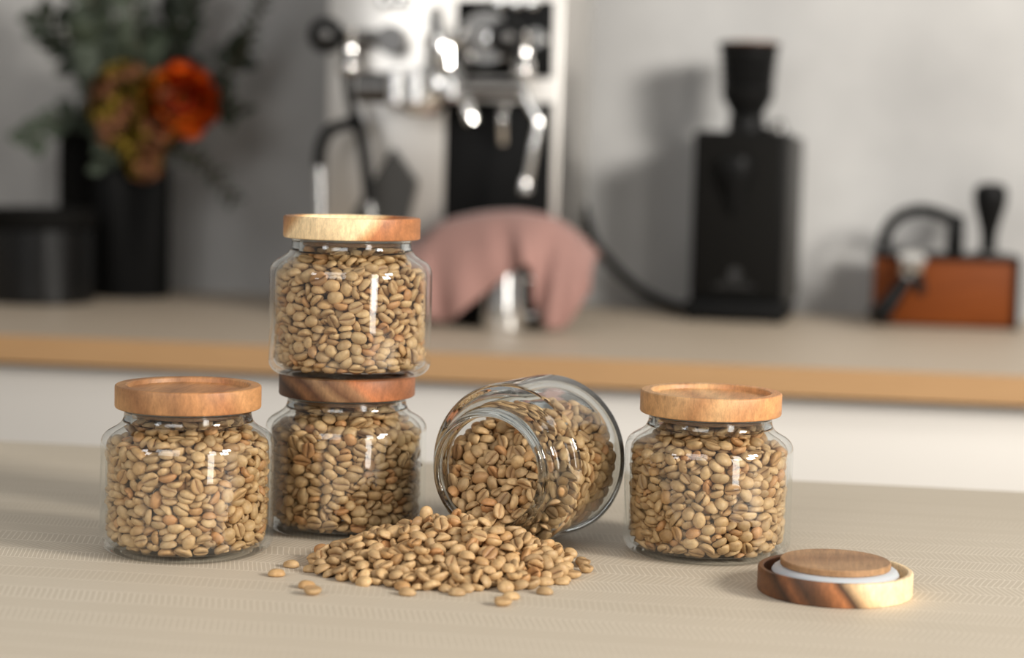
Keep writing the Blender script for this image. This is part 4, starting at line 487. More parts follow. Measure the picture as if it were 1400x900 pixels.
-16,261,163,12,4,-80,40,44,276,153,174,23,55,-58,47,51,330,127,195,-14,-38,3,49,48,-44,275,137,40,-62,22,43,45,222,176,115,27,-32,40,51,48,274,144,137,-33,-10,-17,52,54,17,262,93,23,-26,33,52,53,68,214,63,9,-7,81,46,48,168,182,75,10,-68,44,58,56,207,178,79,-21,-51,-69,42,46,117,216,38,32,-34,-79,43,43,-23,254,311,26,-16,85,48,47,11,237,327,-14,54,61,48,53,170,166,305,-21,2,78,42,43,
-47,242,300,-67,17,-11,47,45,68,192,285,-36,40,14,44,44,108,172,281,-43,-36,-35,59,55,215,161,309,25,-3,-14,42,46,86,189,253,48,-5,-56,46,48,261,137,284,-2,73,44,56,53,302,138,260,-23,-39,-48,46,44,-53,240,201,-61,-21,-58,48,48,281,134,245,62,29,-3,43,45,309,127,222,-31,58,6,53,52,-52,266,170,54,-18,14,46,48,-14,236,140,-2,66,66,58,56,289,115,158,-38,-70,-10,52,53,299,114,181,-55,-68,-32,52,54,
255,146,106,34,-23,-32,53,53,316,146,146,-40,-4,61,48,46,-22,263,106,-19,-65,-26,50,54,14,228,70,-60,26,31,45,50,192,149,52,-7,15,-38,50,47,224,157,66,0,70,30,49,50,68,204,36,4,-32,76,58,56,133,184,27,12,14,90,53,55,203,185,45,17,-13,24,43,46,18,210,272,-11,39,68,47,48,254,139,317,83,-28,29,48,51,-72,249,256,-76,29,-1,51,48,-23,226,257,-27,12,-8,46,45,63,183,258,-4,-59,22,52,49,
245,124,255,17,82,41,51,50,-68,229,222,-27,60,14,51,53,319,117,261,-52,-20,-48,51,54,2,241,111,-59,2,-20,53,50,42,235,116,53,63,-18,47,45,231,150,135,-24,32,63,50,47,272,108,132,-62,39,-18,49,54,43,226,85,-13,-55,16,45,50,128,171,66,27,69,31,46,51,166,157,90,71,2,-13,50,55,109,184,34,-36,-56,35,44,43,-48,219,290,60,10,-7,57,55,-78,250,271,13,26,-89,52,55,-50,218,252,-4,-42,-54,48,45,
36,179,239,-68,30,-47,40,43,142,136,255,-10,30,57,44,47,266,113,264,26,-9,15,59,55,-85,232,228,27,-12,-17,47,49,309,92,237,0,23,-33,52,54,-30,223,170,-33,-9,-6,49,51,267,111,172,17,-22,23,41,44,302,99,191,47,-12,-13,46,47,-35,236,113,-5,-88,-25,49,49,6,213,123,-17,19,5,55,54,47,198,102,15,-64,8,55,54,252,124,145,-27,4,-14,47,48,30,199,47,-3,-13,49,48,51,81,178,86,-11,56,50,52,56,
210,153,77,16,19,-75,49,51,103,182,60,34,-8,-56,51,53,169,170,52,59,4,-30,51,48,51,152,275,-8,-46,-51,47,47,270,100,301,15,19,-48,51,50,168,120,266,-25,7,-34,45,48,192,141,247,5,-38,5,45,44,273,95,228,0,20,74,45,44,310,110,273,48,48,-65,44,47,-83,251,193,-23,10,-61,51,49,-45,217,205,46,-9,39,52,49,82,145,202,9,-45,23,51,48,232,107,217,-11,41,69,51,53,280,114,213,-63,20,29,52,49,
295,104,224,-26,33,-11,48,49,-69,239,168,-25,-9,-44,49,49,-57,240,140,30,48,19,49,47,235,104,193,-21,-74,-8,52,51,236,132,117,8,-47,41,54,56,-17,236,89,77,32,-12,40,43,8,207,91,-46,10,-7,50,56,64,167,89,8,-53,51,52,54,131,156,72,-11,-42,57,51,56,164,137,62,9,-4,-10,47,49,216,143,97,22,-10,11,45,44,250,106,97,83,-14,33,55,51,42,160,41,-25,1,16,53,56,250,101,329,79,40,25,46,49,
-65,240,302,-25,-30,82,49,53,274,113,288,12,4,-5,42,45,-92,201,240,-49,22,4,58,55,62,145,216,71,17,-51,40,44,89,118,218,-60,11,14,54,51,220,111,272,-25,31,14,49,48,289,77,260,-31,22,-18,47,49,76,116,177,14,-25,-41,40,44,260,105,211,61,-10,-4,49,52,-71,216,163,10,54,65,50,47,-33,215,140,-24,33,29,52,49,1,200,107,40,-12,5,50,53,246,96,138,-32,30,3,51,49,-28,202,99,-52,27,54,50,54,
1,202,72,68,-14,-8,46,47,33,174,82,-49,30,28,54,53,97,155,75,18,-41,14,50,49,226,131,73,55,-12,16,51,52,69,164,54,-22,47,-59,41,45,125,150,34,-28,-10,-64,46,47,-91,216,273,11,-7,28,53,56,-50,202,243,41,-72,21,49,50,275,69,270,36,-25,-31,51,50,-96,210,208,-1,18,1,44,46,-33,197,212,29,43,-59,58,55,295,70,211,-41,26,-11,50,51,-37,180,154,-52,54,-4,54,53,256,75,187,-89,-11,-13,54,56,
292,76,166,-16,23,38,48,46,-54,205,118,49,-49,-44,53,50,271,74,151,-21,12,12,57,55,209,108,95,-46,4,-15,46,46,61,146,42,69,7,-4,56,55,98,161,36,59,-25,-4,40,44,-69,172,223,-25,-66,-27,49,49,-6,188,243,30,-71,1,46,44,63,134,250,-67,34,-8,44,48,210,95,241,23,21,-41,52,56,-78,183,195,-17,7,8,46,48,1,165,210,-23,14,9,56,52,131,94,204,69,-41,-3,47,46,174,87,228,35,27,76,56,54,
212,83,198,-64,19,15,49,46,276,64,212,-43,35,4,44,45,247,68,114,-6,-42,79,48,46,5,177,66,29,27,-36,46,43,121,116,82,36,-49,30,47,44,155,114,96,14,-35,29,55,55,215,93,73,27,66,13,60,56,246,89,105,-13,-42,57,50,50,24,132,57,-15,-13,-11,51,48,156,134,42,68,-5,0,40,44,-65,187,280,-48,-16,-47,54,54,-79,172,178,-43,6,-7,53,49,222,70,210,-29,69,56,45,48,273,49,232,63,-39,11,48,48,
193,83,175,-21,20,-35,53,52,285,58,179,20,-73,47,47,43,-27,176,119,-52,-53,-46,53,51,152,100,139,34,-44,14,49,51,237,93,142,-1,-48,56,44,43,-4,156,64,35,14,-12,46,48,66,141,73,8,-72,56,47,51,111,109,49,32,52,-59,56,52,180,114,87,46,39,-29,46,46,68,112,39,-4,-54,-75,57,54,104,129,53,-42,-1,-5,50,54,179,105,54,-67,33,-40,53,49,145,83,227,-40,-31,-15,40,43,290,53,240,-16,2,-11,52,55,
-94,206,184,74,-11,-55,44,46,62,113,212,70,-22,-14,49,48,96,60,159,23,-12,61,56,54,-55,190,167,55,18,-71,47,46,122,87,150,7,-38,-58,46,44,161,64,172,-21,-32,-73,45,49,269,66,143,-10,-72,32,40,44,-54,174,117,29,-39,28,49,52,226,76,154,43,33,-33,53,53,-32,180,78,22,-29,70,46,50,-5,164,95,-1,36,-13,43,46,27,144,82,-10,-50,-56,45,50,175,69,73,-40,-52,-49,46,51,201,90,89,-66,-19,-24,43,48,
124,116,31,-14,27,72,46,45,150,104,55,39,28,69,51,53,-96,189,248,43,55,-58,50,51,53,109,186,-12,-48,58,48,45,117,90,189,-92,-9,18,44,49,242,66,208,30,-31,65,44,47,-87,193,143,-6,45,-18,57,55,-40,141,144,-37,32,25,49,53,126,79,131,-24,17,29,49,53,128,62,165,-24,-13,-70,47,50,161,48,164,-51,-26,48,48,48,219,77,120,-60,19,42,48,45,92,98,83,19,57,70,41,44,131,80,97,-6,41,45,50,47,
224,59,92,-21,-1,-74,45,44,-51,151,188,26,-27,1,50,55,-61,162,152,-31,-4,54,42,44,69,90,164,58,-12,14,53,50,180,72,139,39,6,-6,57,54,248,37,166,-5,-8,-10,57,54,138,49,129,-8,26,39,45,45,196,61,92,60,-12,42,45,46,67,112,64,23,7,-11,47,51,137,68,63,-21,15,0,58,55,-89,142,193,-62,-23,-47,54,53,-90,152,153,26,47,46,47,45,-19,113,152,3,36,66,44,48,15,92,168,-31,57,25,48,48,66,59,157,42,11,75,44,44,
-47,154,106,20,-56,53,48,51,-44,124,116,-42,-17,-68,43,44,184,79,107,46,18,-24,41,43,244,45,139,-25,-36,-70,48,51,-16,136,86,-77,2,18,44,47,42,105,79,42,-34,3,51,53,105,83,65,59,23,-37,48,48,164,71,101,44,-37,26,46,49,30,83,163,37,-12,34,43,46,240,35,207,-48,11,-76,58,54,275,35,205,54,-39,53,42,44,197,41,129,-21,40,21,48,52,224,52,126,66,-12,-29,45,46,-8,143,102,28,12,-21,57,54,
73,88,79,22,-27,7,47,48,-42,122,166,-33,0,77,47,50,43,60,147,38,69,4,48,50,128,32,108,-16,6,89,44,49,4,113,95,38,22,-29,43,48,-21,99,125,-36,28,5,44,48,17,44,112,19,19,85,55,54,-90,74,71,-41,-11,55,49,49,53,12,21,-34,37,57,50,53,30,51,6,0,0,-7,50,53,108,4,41,73,50,2,56,54,80,22,23,67,-50,19,51,49,81,35,25,-1,18,26,53,49,89,62,17,-6,-78,-32,42,45,-6,84,21,27,-16,6,54,54,49,78,19,-10,-55,65,47,52,
-50,118,37,-12,38,-56,48,50,9,105,20,30,-49,42,40,44,151,3,32,-67,33,13,49,48,-81,66,63,69,-34,6,40,44,12,61,35,-21,51,-49,56,53,127,3,58,44,-29,74,50,47,96,10,67,33,-61,30,53,51,160,-15,42,-66,-23,-27,45,43,-16,48,52,56,42,-58,50,54,-25,88,51,-66,46,-16,49,54,155,64,18,62,-11,7,49,48,-66,75,82,-37,17,76,48,48,-54,81,45,10,-5,67,54,55,-11,68,58,5,-12,78,47,45,-38,51,92,7,-65,-11,48,51,
190,4,51,39,-37,7,46,44,-38,82,77,-44,-30,19,44,48,189,-32,44,12,45,-70,45,50,197,12,43,-45,28,-4,56,55,
]
BURIED_BEANS = [
-316,-327,15,15,86,26,47,44,-280,-347,4,-8,6,-40,47,49,-286,-300,6,0,0,17,54,55,-228,-356,18,-62,-71,0,53,55,-246,-317,6,0,0,-81,51,50,-243,-276,5,0,0,-88,45,46,-185,-304,6,0,0,71,46,48,-324,-278,21,-39,-62,56,53,53,-200,-358,26,53,-68,-2,53,50,-205,-323,15,31,77,26,40,44,-170,-339,13,-13,91,-15,42,46,-157,-286,14,38,75,8,44,45,-246,-304,28,-12,23,49,50,53,-182,-284,16,-9,-1,-9,51,51,
-301,-269,23,47,58,-56,46,46,-277,-265,20,56,-42,5,50,53,-213,-299,20,-15,-25,-33,51,49,-183,-262,42,48,75,-11,45,46,-174,-323,23,-12,5,-64,47,46,-240,-256,22,4,-1,-75,42,44,-150,-301,32,-18,8,29,46,43,-231,-270,36,2,-6,73,42,45,-195,-248,44,13,3,-81,58,54,-155,-273,51,3,-14,39,45,48,-410,-158,13,-78,36,-6,46,44,-368,-174,6,0,0,-28,56,55,-390,-94,15,-31,-84,-17,50,48,-376,-68,15,26,91,0,46,47,
-345,-229,14,-83,15,-2,50,49,-327,-169,13,77,36,6,40,44,-335,-115,4,-9,-5,34,51,51,-319,-38,14,8,87,13,47,44,-359,-25,6,0,0,-61,54,51,-297,-226,6,0,0,86,56,53,-283,-188,5,0,0,-77,43,46,-264,-109,5,-7,-9,54,49,53,-278,-59,14,70,-50,-8,47,49,-287,-11,6,0,0,22,54,55,-228,-197,6,0,0,93,55,51,-250,-162,4,5,-7,-56,45,48,-232,-118,16,-65,-49,12,52,50,-228,-69,6,0,0,51,53,55,-248,-29,6,0,0,-80,51,50,
-244,9,5,0,0,-92,45,46,-181,-209,17,-87,6,-1,44,46,-202,-147,15,11,91,15,52,53,-174,-84,12,-32,-10,16,52,49,-184,-9,16,-30,-89,0,46,48,-379,-128,12,5,14,-67,50,53,-332,-201,14,-10,-89,22,41,44,-316,-72,17,83,20,22,47,49,-313,46,19,-4,23,-73,53,53,-288,-205,30,-13,-93,-2,56,55,-288,-162,14,-19,-5,29,57,54,-303,-118,16,-68,-65,0,52,48,-250,-69,18,-5,-3,55,48,52,-271,-17,24,-17,15,-10,41,46,
-239,-240,14,22,92,0,45,43,-261,-197,24,-20,62,-4,42,43,-204,-62,16,-7,3,-48,53,50,-205,-28,4,-4,-12,73,40,44,-172,-241,8,20,-11,-74,45,44,-170,-45,14,-12,90,-18,42,46,-153,2,15,42,67,2,44,45,-327,-248,16,23,-43,78,41,44,-356,-139,33,51,-68,-8,52,49,-339,-57,17,0,-11,3,48,53,-265,-160,28,13,10,37,48,45,-279,-124,34,77,29,13,58,56,-318,10,22,-57,25,67,44,47,-242,13,41,33,31,-58,50,53,
-248,-226,28,0,-62,-40,43,46,-203,-167,17,13,-10,61,45,45,-208,-108,19,-5,21,-59,41,44,-220,-63,36,0,-1,-48,52,50,-224,-26,33,-11,78,-42,50,49,-178,20,23,88,-3,1,51,51,-320,-142,26,-6,11,-11,49,45,-357,-27,36,31,81,-1,48,45,-306,69,14,42,-80,-15,46,46,-267,-225,44,21,-13,6,47,49,-264,-162,53,-39,-83,-11,42,45,-299,-168,45,68,51,11,43,46,-253,-124,56,50,-78,2,44,47,-277,-83,24,5,-12,-6,44,45,
-268,65,24,69,10,22,50,53,-214,-217,27,30,-73,-32,48,47,-231,-137,30,-24,7,-21,46,45,-200,16,42,25,14,19,56,54,-213,14,24,-11,-50,15,51,49,-178,61,40,-41,33,-51,45,46,-199,-240,13,-10,-15,21,46,47,-185,-133,37,61,69,-8,49,52,-186,-84,47,-56,-60,8,46,49,-179,-20,23,-4,11,-70,47,46,-298,-149,56,-15,72,50,44,43,-336,-97,26,-22,6,79,43,47,-312,-52,43,71,-37,-17,54,53,-277,-196,51,-7,-91,-10,53,52,
-306,-119,47,-20,-41,80,54,56,-304,-101,38,-73,4,-35,49,54,-199,-223,43,-42,23,30,47,44,-230,-165,37,-7,-17,89,48,53,-229,-18,39,-3,-36,-59,47,49,-239,37,30,-59,62,4,42,44,-165,-94,47,1,15,-14,56,53,-176,-42,34,-10,21,-64,51,51,-149,31,34,-21,-13,19,46,43,-151,-247,38,72,-34,-6,48,45,-268,-122,67,-2,-1,-42,57,54,-280,-32,36,8,-74,13,47,45,-280,20,41,27,43,30,56,55,-231,-208,40,-2,-6,-63,56,55,
-216,-138,50,-13,5,-27,47,47,-246,-91,41,23,20,-29,43,44,-213,30,67,82,32,-2,53,49,-243,34,47,32,76,16,42,45,-190,-185,39,51,-37,-44,49,46,-174,-129,45,-6,7,-85,50,53,-131,-86,40,22,-44,19,46,46,-156,-55,39,-5,5,-69,43,45,-258,-178,64,2,-1,93,54,53,-284,-74,50,-13,-19,-76,56,55,-296,18,29,17,22,34,50,47,-233,-103,73,-43,-68,-36,53,53,-186,66,51,31,-6,-56,58,54,-145,-149,65,-83,-34,13,45,48,
-186,-101,78,-79,-16,-20,54,53,-200,-12,55,3,26,-31,49,46,-158,75,62,-2,-73,-6,40,43,-143,82,35,7,-8,45,45,48,-264,-23,56,-39,-65,-15,47,46,-240,-146,71,-1,18,-23,45,45,-170,-207,34,-63,58,11,41,43,-143,-112,67,85,5,-30,48,51,-154,-227,54,71,-48,6,56,55,-123,67,49,9,2,-56,45,47,-209,-125,88,56,59,23,54,54,-211,-70,66,71,-49,3,45,44,-235,-18,77,-62,60,1,55,56,-176,-142,72,-8,-13,38,51,50,
-187,-49,64,31,83,1,43,45,-162,2,46,-72,12,15,49,48,-249,-58,53,-6,-6,-40,46,50,-151,-153,91,-18,-72,-12,59,55,-170,-10,64,-49,-49,-1,50,47,-148,-71,69,60,-24,4,44,47,-146,-29,48,-24,-10,-36,45,43,-175,-122,93,2,7,12,42,46,-161,-43,90,-24,82,34,51,56,-157,44,65,10,-84,0,49,48,-144,12,73,-62,-61,-26,39,44,-208,-152,82,36,3,-17,47,49,-201,-65,84,37,-80,9,49,46,-157,-12,84,64,-59,-35,55,52,
-230,87,6,0,0,-93,55,51,-181,85,6,1,2,0,44,46,-143,53,5,0,0,-11,42,46,-242,49,5,0,0,80,45,43,-174,53,6,14,-8,-71,45,44,-174,120,5,0,0,-74,45,44,-113,157,12,-14,15,91,49,48,-278,94,22,22,72,-7,43,46,-213,77,30,23,-79,-18,48,47,-204,49,12,-13,-13,32,46,47,-141,104,20,21,58,43,51,52,-203,81,47,-74,15,17,47,44,-148,82,15,8,1,-10,48,45,-151,166,14,-82,-47,-1,41,43,-94,292,19,30,-86,2,56,55,
-138,-358,13,83,21,3,41,44,-104,-378,16,-29,-79,-18,50,48,-93,-350,5,0,0,79,46,47,-31,-321,4,-4,-11,74,47,44,15,-395,15,56,67,11,49,53,6,-345,14,66,-55,-9,47,49,-2,-296,6,0,-1,19,54,55,55,-356,6,0,0,50,53,55,109,-378,11,-28,-8,16,52,49,99,-302,6,0,0,71,46,48,-95,-415,22,-32,83,13,50,53,-111,-327,12,7,-25,-84,48,49,-31,-358,16,84,15,20,47,49,-21,-406,19,73,56,10,52,48,32,-360,29,44,72,3,48,52,
6,-313,20,1,9,-18,41,46,82,-360,27,51,-71,1,53,50,79,-322,14,33,80,20,40,44,112,-338,13,-19,89,-14,42,46,130,-289,13,48,74,12,44,45,-52,-344,15,-1,-18,-4,48,53,-28,-320,34,-42,-83,-5,44,47,40,-295,34,46,70,-8,50,53,2,-377,30,-86,11,-18,44,45,68,-291,26,65,-42,36,51,49,109,-262,33,-6,17,70,45,46,115,-321,32,38,-80,-2,47,46,-124,-309,26,-47,-6,10,45,49,-54,-269,41,21,-83,32,47,50,
141,-298,41,68,15,-26,46,43,-105,-330,41,-7,4,-38,50,50,-70,-248,44,1,19,-90,57,56,23,-312,45,-10,-12,42,56,55,66,-293,50,2,-8,19,53,49,66,-276,37,-3,4,68,42,45,-97,-278,32,17,-5,5,45,44,-52,-317,44,-13,9,10,43,45,-25,-248,62,65,-55,-18,54,54,-11,-315,49,-2,-10,21,50,47,33,-267,47,23,77,5,47,52,101,-253,47,3,2,-79,58,54,118,-281,61,-6,-78,-30,40,43,-86,-304,47,1,-25,-78,53,51,
-19,-282,41,-2,27,-76,46,48,-117,-275,50,5,0,5,45,48,-50,-274,56,7,2,-27,48,50,8,-256,57,47,-68,-40,40,44,-70,-308,69,-8,15,14,40,44,-93,-258,73,-88,20,-1,52,55,23,-266,73,-11,10,52,41,45,-98,9,13,-62,60,-10,43,43,108,-3,6,0,0,72,46,48,-96,-156,36,-14,78,-14,51,55,-38,22,15,-25,-87,14,53,53,-3,-201,19,-1,-3,86,56,55,18,-17,23,-16,7,-20,41,46,-141,-50,32,-53,68,-4,55,52,-123,40,22,17,10,-41,51,53,
-70,-119,30,62,-68,2,52,49,9,-121,33,81,28,15,58,56,73,-61,38,19,-14,-52,52,50,67,-22,32,-18,70,-37,50,49,-108,-240,37,81,20,-2,56,56,-133,-153,45,87,0,-8,53,53,-99,-91,35,-34,17,-8,46,50,-76,37,18,-12,-69,4,43,43,-53,-196,34,-89,9,-3,51,54,-53,-157,44,89,15,21,54,56,-13,38,24,72,44,-32,46,46,28,-236,47,-61,12,13,47,49,32,-159,42,10,-3,56,42,45,-15,-163,44,72,42,2,43,46,48,-123,47,37,-81,8,44,47,
64,-133,34,81,-22,8,46,45,106,-134,23,6,11,41,49,52,108,-80,35,5,7,44,46,49,121,-21,21,-6,5,-78,47,46,-123,-178,50,-12,26,-86,53,55,-63,-57,47,-60,68,5,48,51,-121,5,28,91,-11,-14,45,49,-31,-232,37,76,-1,-7,56,54,-74,-212,29,-14,-32,68,44,45,-1,-147,49,-6,-13,81,44,43,-26,-42,41,82,-26,-13,54,53,-52,46,31,28,-83,15,47,50,15,-195,53,6,88,-11,53,52,-13,-117,52,17,53,-71,54,56,
-15,-92,41,-92,11,-16,49,54,83,-221,43,33,39,0,47,44,62,-168,35,-31,-15,84,48,53,58,-11,31,10,-34,-55,47,49,150,-102,40,-80,18,27,56,53,118,-40,34,-2,20,-69,51,51,154,30,15,44,69,4,46,43,144,-260,18,7,-9,-23,48,45,-113,-55,49,16,-88,-1,45,50,-127,-209,45,34,84,-14,44,45,-108,-113,39,-14,1,0,54,51,-82,-72,52,2,7,-39,46,44,-96,-6,30,-14,7,-56,50,50,-60,-125,45,1,15,90,49,53,-70,-7,38,2,11,53,47,50,
-79,107,32,25,28,38,57,56,-20,-213,47,86,-24,-1,42,45,39,-122,58,-7,-1,-23,57,54,3,-36,35,22,22,72,47,45,28,17,40,-19,-11,58,56,55,60,-208,53,51,-73,-5,56,55,83,-144,48,-8,-2,-25,47,47,53,-90,40,41,27,-34,43,44,101,-186,39,38,-42,-54,49,46,135,-132,44,4,-73,-13,50,53,176,-83,42,13,-33,36,46,46,143,-55,48,-45,78,5,43,45,-121,8,47,-7,-10,55,57,56,-121,-215,66,59,12,65,42,45,
-99,-139,62,-70,-41,-3,49,50,-91,-9,67,49,61,16,53,49,-95,66,29,0,-11,22,45,44,-86,-214,50,1,-11,33,54,55,-73,-171,63,-73,-31,2,56,53,-27,-83,63,46,64,13,52,55,-38,-17,65,-29,-78,22,48,50,-46,23,36,17,6,-18,43,45,43,-175,62,2,6,88,54,53,23,-143,80,40,56,26,48,52,18,-78,48,-15,-13,-65,56,55,-11,6,39,-2,7,28,50,47,79,-106,55,7,-37,63,53,53,159,-144,48,73,43,6,45,48,125,-102,65,-89,-13,-18,54,53,
105,-17,52,1,-5,-17,49,46,-88,-183,65,16,5,-86,49,46,-110,-144,69,9,1,-28,50,52,-108,-80,63,25,-4,-33,51,55,-111,-29,64,-87,-3,-30,43,43,-86,43,47,2,-89,-7,53,51,-50,-206,68,59,24,-59,53,55,-39,-160,59,13,11,5,41,43,-54,-54,60,6,5,58,49,48,-35,61,21,29,49,68,46,48,54,-252,49,-27,-48,-74,39,44,9,-50,63,8,85,-11,43,48,20,-14,49,-6,-13,41,47,46,69,-213,63,-6,4,-58,51,51,70,-146,68,-3,5,-56,45,45,
117,-204,33,-53,68,14,41,43,170,-107,59,-11,7,11,48,51,139,-237,47,-87,31,-3,56,55,-112,-174,79,-5,-17,52,52,51,-109,-109,76,-3,89,24,43,44,-119,86,37,56,30,24,45,48,-35,-196,51,-15,-6,-32,43,43,-52,-106,77,43,82,1,60,56,-34,-15,88,-21,-85,-7,49,51,-56,20,67,-13,-69,48,51,54,-3,-185,56,-11,-9,-22,45,45,-10,-132,74,-4,-19,67,50,49,16,-101,81,-4,93,-4,57,53,-10,-10,65,-68,-58,-4,45,49,
98,-188,71,40,-39,-22,51,47,118,-123,73,-12,-9,58,54,54,93,-68,65,-72,58,12,45,44,50,-20,53,7,4,-53,55,56,119,-208,58,-53,-15,25,53,54,138,-143,59,6,1,34,51,50,118,-57,64,45,76,1,43,45,-93,-217,71,13,5,67,48,49,-77,-137,66,-7,-1,-43,53,49,-83,-45,72,-7,7,-48,53,54,-40,-139,81,0,-7,52,50,52,-31,-70,70,1,-3,44,53,52,-51,26,70,4,44,58,47,51,11,-10,86,0,-73,44,52,51,96,-95,80,15,-11,-18,44,47,
43,-65,57,-38,21,-27,46,50,80,-25,70,-10,3,-31,54,51,159,-66,56,-5,-8,24,44,47,-125,-43,80,67,-59,28,56,55,-85,-80,92,-28,-73,-29,47,45,-89,21,71,-36,7,55,47,52,-43,-190,72,-23,14,-6,48,48,-64,-90,96,9,-24,82,52,55,41,-160,92,-10,25,-38,49,46,-5,-40,86,-29,-79,-24,54,52,34,14,67,-13,3,0,50,54,69,-191,92,54,-56,-3,49,48,56,-119,88,-34,27,-51,52,53,74,-61,90,-81,-4,-22,58,54,54,-5,94,17,35,60,49,53,
143,-123,89,-9,7,-3,42,46,174,-83,86,-23,83,-24,51,56,210,48,16,-40,-2,-74,39,44,-128,87,65,-16,-30,-48,48,47,-18,-104,104,76,49,-8,51,54,-61,-35,91,9,-3,70,46,51,-6,-165,79,1,88,-20,46,50,36,-105,100,-15,-11,10,51,50,30,-43,78,10,27,46,45,43,11,15,87,-8,-3,-3,56,55,106,-152,73,28,-6,-30,47,49,54,-77,82,-10,-29,80,46,50,50,-21,85,47,-20,-27,43,44,110,-75,82,-28,88,10,49,46,
-105,-119,84,6,5,59,46,50,-126,-51,96,10,-18,-67,45,49,2,-140,101,-78,2,-1,46,51,11,-90,99,0,-18,-79,47,48,8,-69,93,8,-93,-1,42,46,-11,19,103,-12,-12,55,58,55,128,-100,103,-72,-21,22,48,47,123,-40,95,37,67,-1,53,52,146,-57,85,45,50,5,55,52,142,-25,63,24,-49,-46,50,47,-23,-188,98,72,36,-18,44,45,-33,-87,115,-40,-81,20,43,47,82,-163,97,6,77,-34,50,53,81,-99,103,-57,-72,-16,49,45,
-146,-124,93,-50,-46,-65,43,43,-135,-10,89,27,33,73,46,46,-36,-152,111,-71,-9,2,55,54,-47,2,96,-4,10,80,47,48,-25,-60,105,-83,-38,-8,57,53,18,-4,110,-20,7,-74,45,49,-51,-108,122,56,-31,29,47,51,42,-53,100,2,-3,-54,53,50,-33,-18,108,19,0,24,47,49,2,-32,122,38,-66,28,50,51,-103,57,16,86,-39,0,51,49,-78,134,6,0,0,-28,56,55,-106,105,6,0,0,70,55,55,-37,157,14,6,94,0,43,44,-70,82,18,77,35,-6,56,56,
-101,119,23,1,12,71,44,45,-83,217,5,0,0,48,42,45,-39,121,12,12,2,58,54,55,189,-351,5,0,0,79,46,47,189,-290,5,3,-11,-57,43,43,210,-311,16,53,-78,0,54,51,171,-327,12,9,-23,-85,48,49,161,-275,18,41,66,3,51,53,207,-258,22,-66,0,-46,43,43,166,-317,27,-26,-4,11,45,49,152,-60,13,86,8,1,41,44,181,-232,6,0,0,-23,51,49,201,-171,6,0,0,-27,56,55,180,-88,16,-32,-79,-19,50,48,193,-62,5,0,0,79,46,47,
221,-225,15,91,-12,0,50,49,246,-158,16,67,38,-13,40,44,240,-107,5,-8,-7,44,51,51,260,-30,14,28,86,3,47,44,214,-14,6,0,0,-57,54,51,271,-226,6,0,0,84,56,53,287,-187,15,-30,89,0,43,46,309,-104,16,58,68,6,49,53,297,-48,15,67,-49,-11,47,49,292,7,6,0,0,21,54,55,323,-161,14,45,-76,-12,45,48,174,-199,13,-6,14,69,55,55,218,-167,27,13,-15,-84,51,55,194,-125,7,1,2,-83,50,53,174,-33,11,0,21,91,48,49,
239,-196,13,-17,-90,15,41,44,262,-68,16,85,14,12,47,49,259,45,23,18,-71,-51,53,53,282,-154,24,66,41,1,57,54,269,-113,16,69,64,0,52,48,319,-197,20,16,-14,-83,42,43,158,-53,23,7,-8,-43,55,52,185,-120,25,-8,5,66,48,49,245,-253,21,-13,-74,-34,41,44,228,-122,21,2,2,-44,52,49,241,-44,17,6,-20,4,48,53,281,-10,20,0,-15,81,44,47,190,-241,24,-6,4,29,56,56,176,-155,39,83,-4,19,53,53,
207,-83,35,38,6,-27,46,50,208,-59,23,1,4,70,51,53,245,-193,32,91,-22,3,51,54,255,-155,51,-86,-12,-23,54,56,268,-127,36,80,-34,-14,49,45,241,8,22,-54,-63,40,48,45,303,-78,33,-77,3,-19,44,45,180,-177,54,4,-21,89,53,55,232,-62,46,52,-72,0,48,51,212,-204,34,47,60,36,44,45,243,-83,37,28,78,-18,43,47,275,-40,27,4,6,-44,54,53,282,-93,37,-78,-10,-32,49,54,161,-201,45,-72,-48,12,44,45,
196,-115,44,-4,4,1,54,51,219,-66,66,-48,69,-14,46,44,184,-4,27,51,-58,33,50,50,250,-125,50,13,-21,-80,49,53,188,34,22,73,-43,-34,57,56,181,-218,52,31,-33,-75,42,45,208,-134,58,10,1,21,49,50,242,-14,39,9,10,34,53,49,271,-35,51,4,-2,55,48,50,206,-131,77,3,0,-42,50,52,194,-40,67,9,1,-46,51,55,219,31,25,31,7,8,43,43,258,-66,58,-22,-65,7,49,48,212,-88,85,48,-74,-4,43,44,219,79,18,52,9,8,50,49,
259,76,19,-57,-43,19,41,44,
]
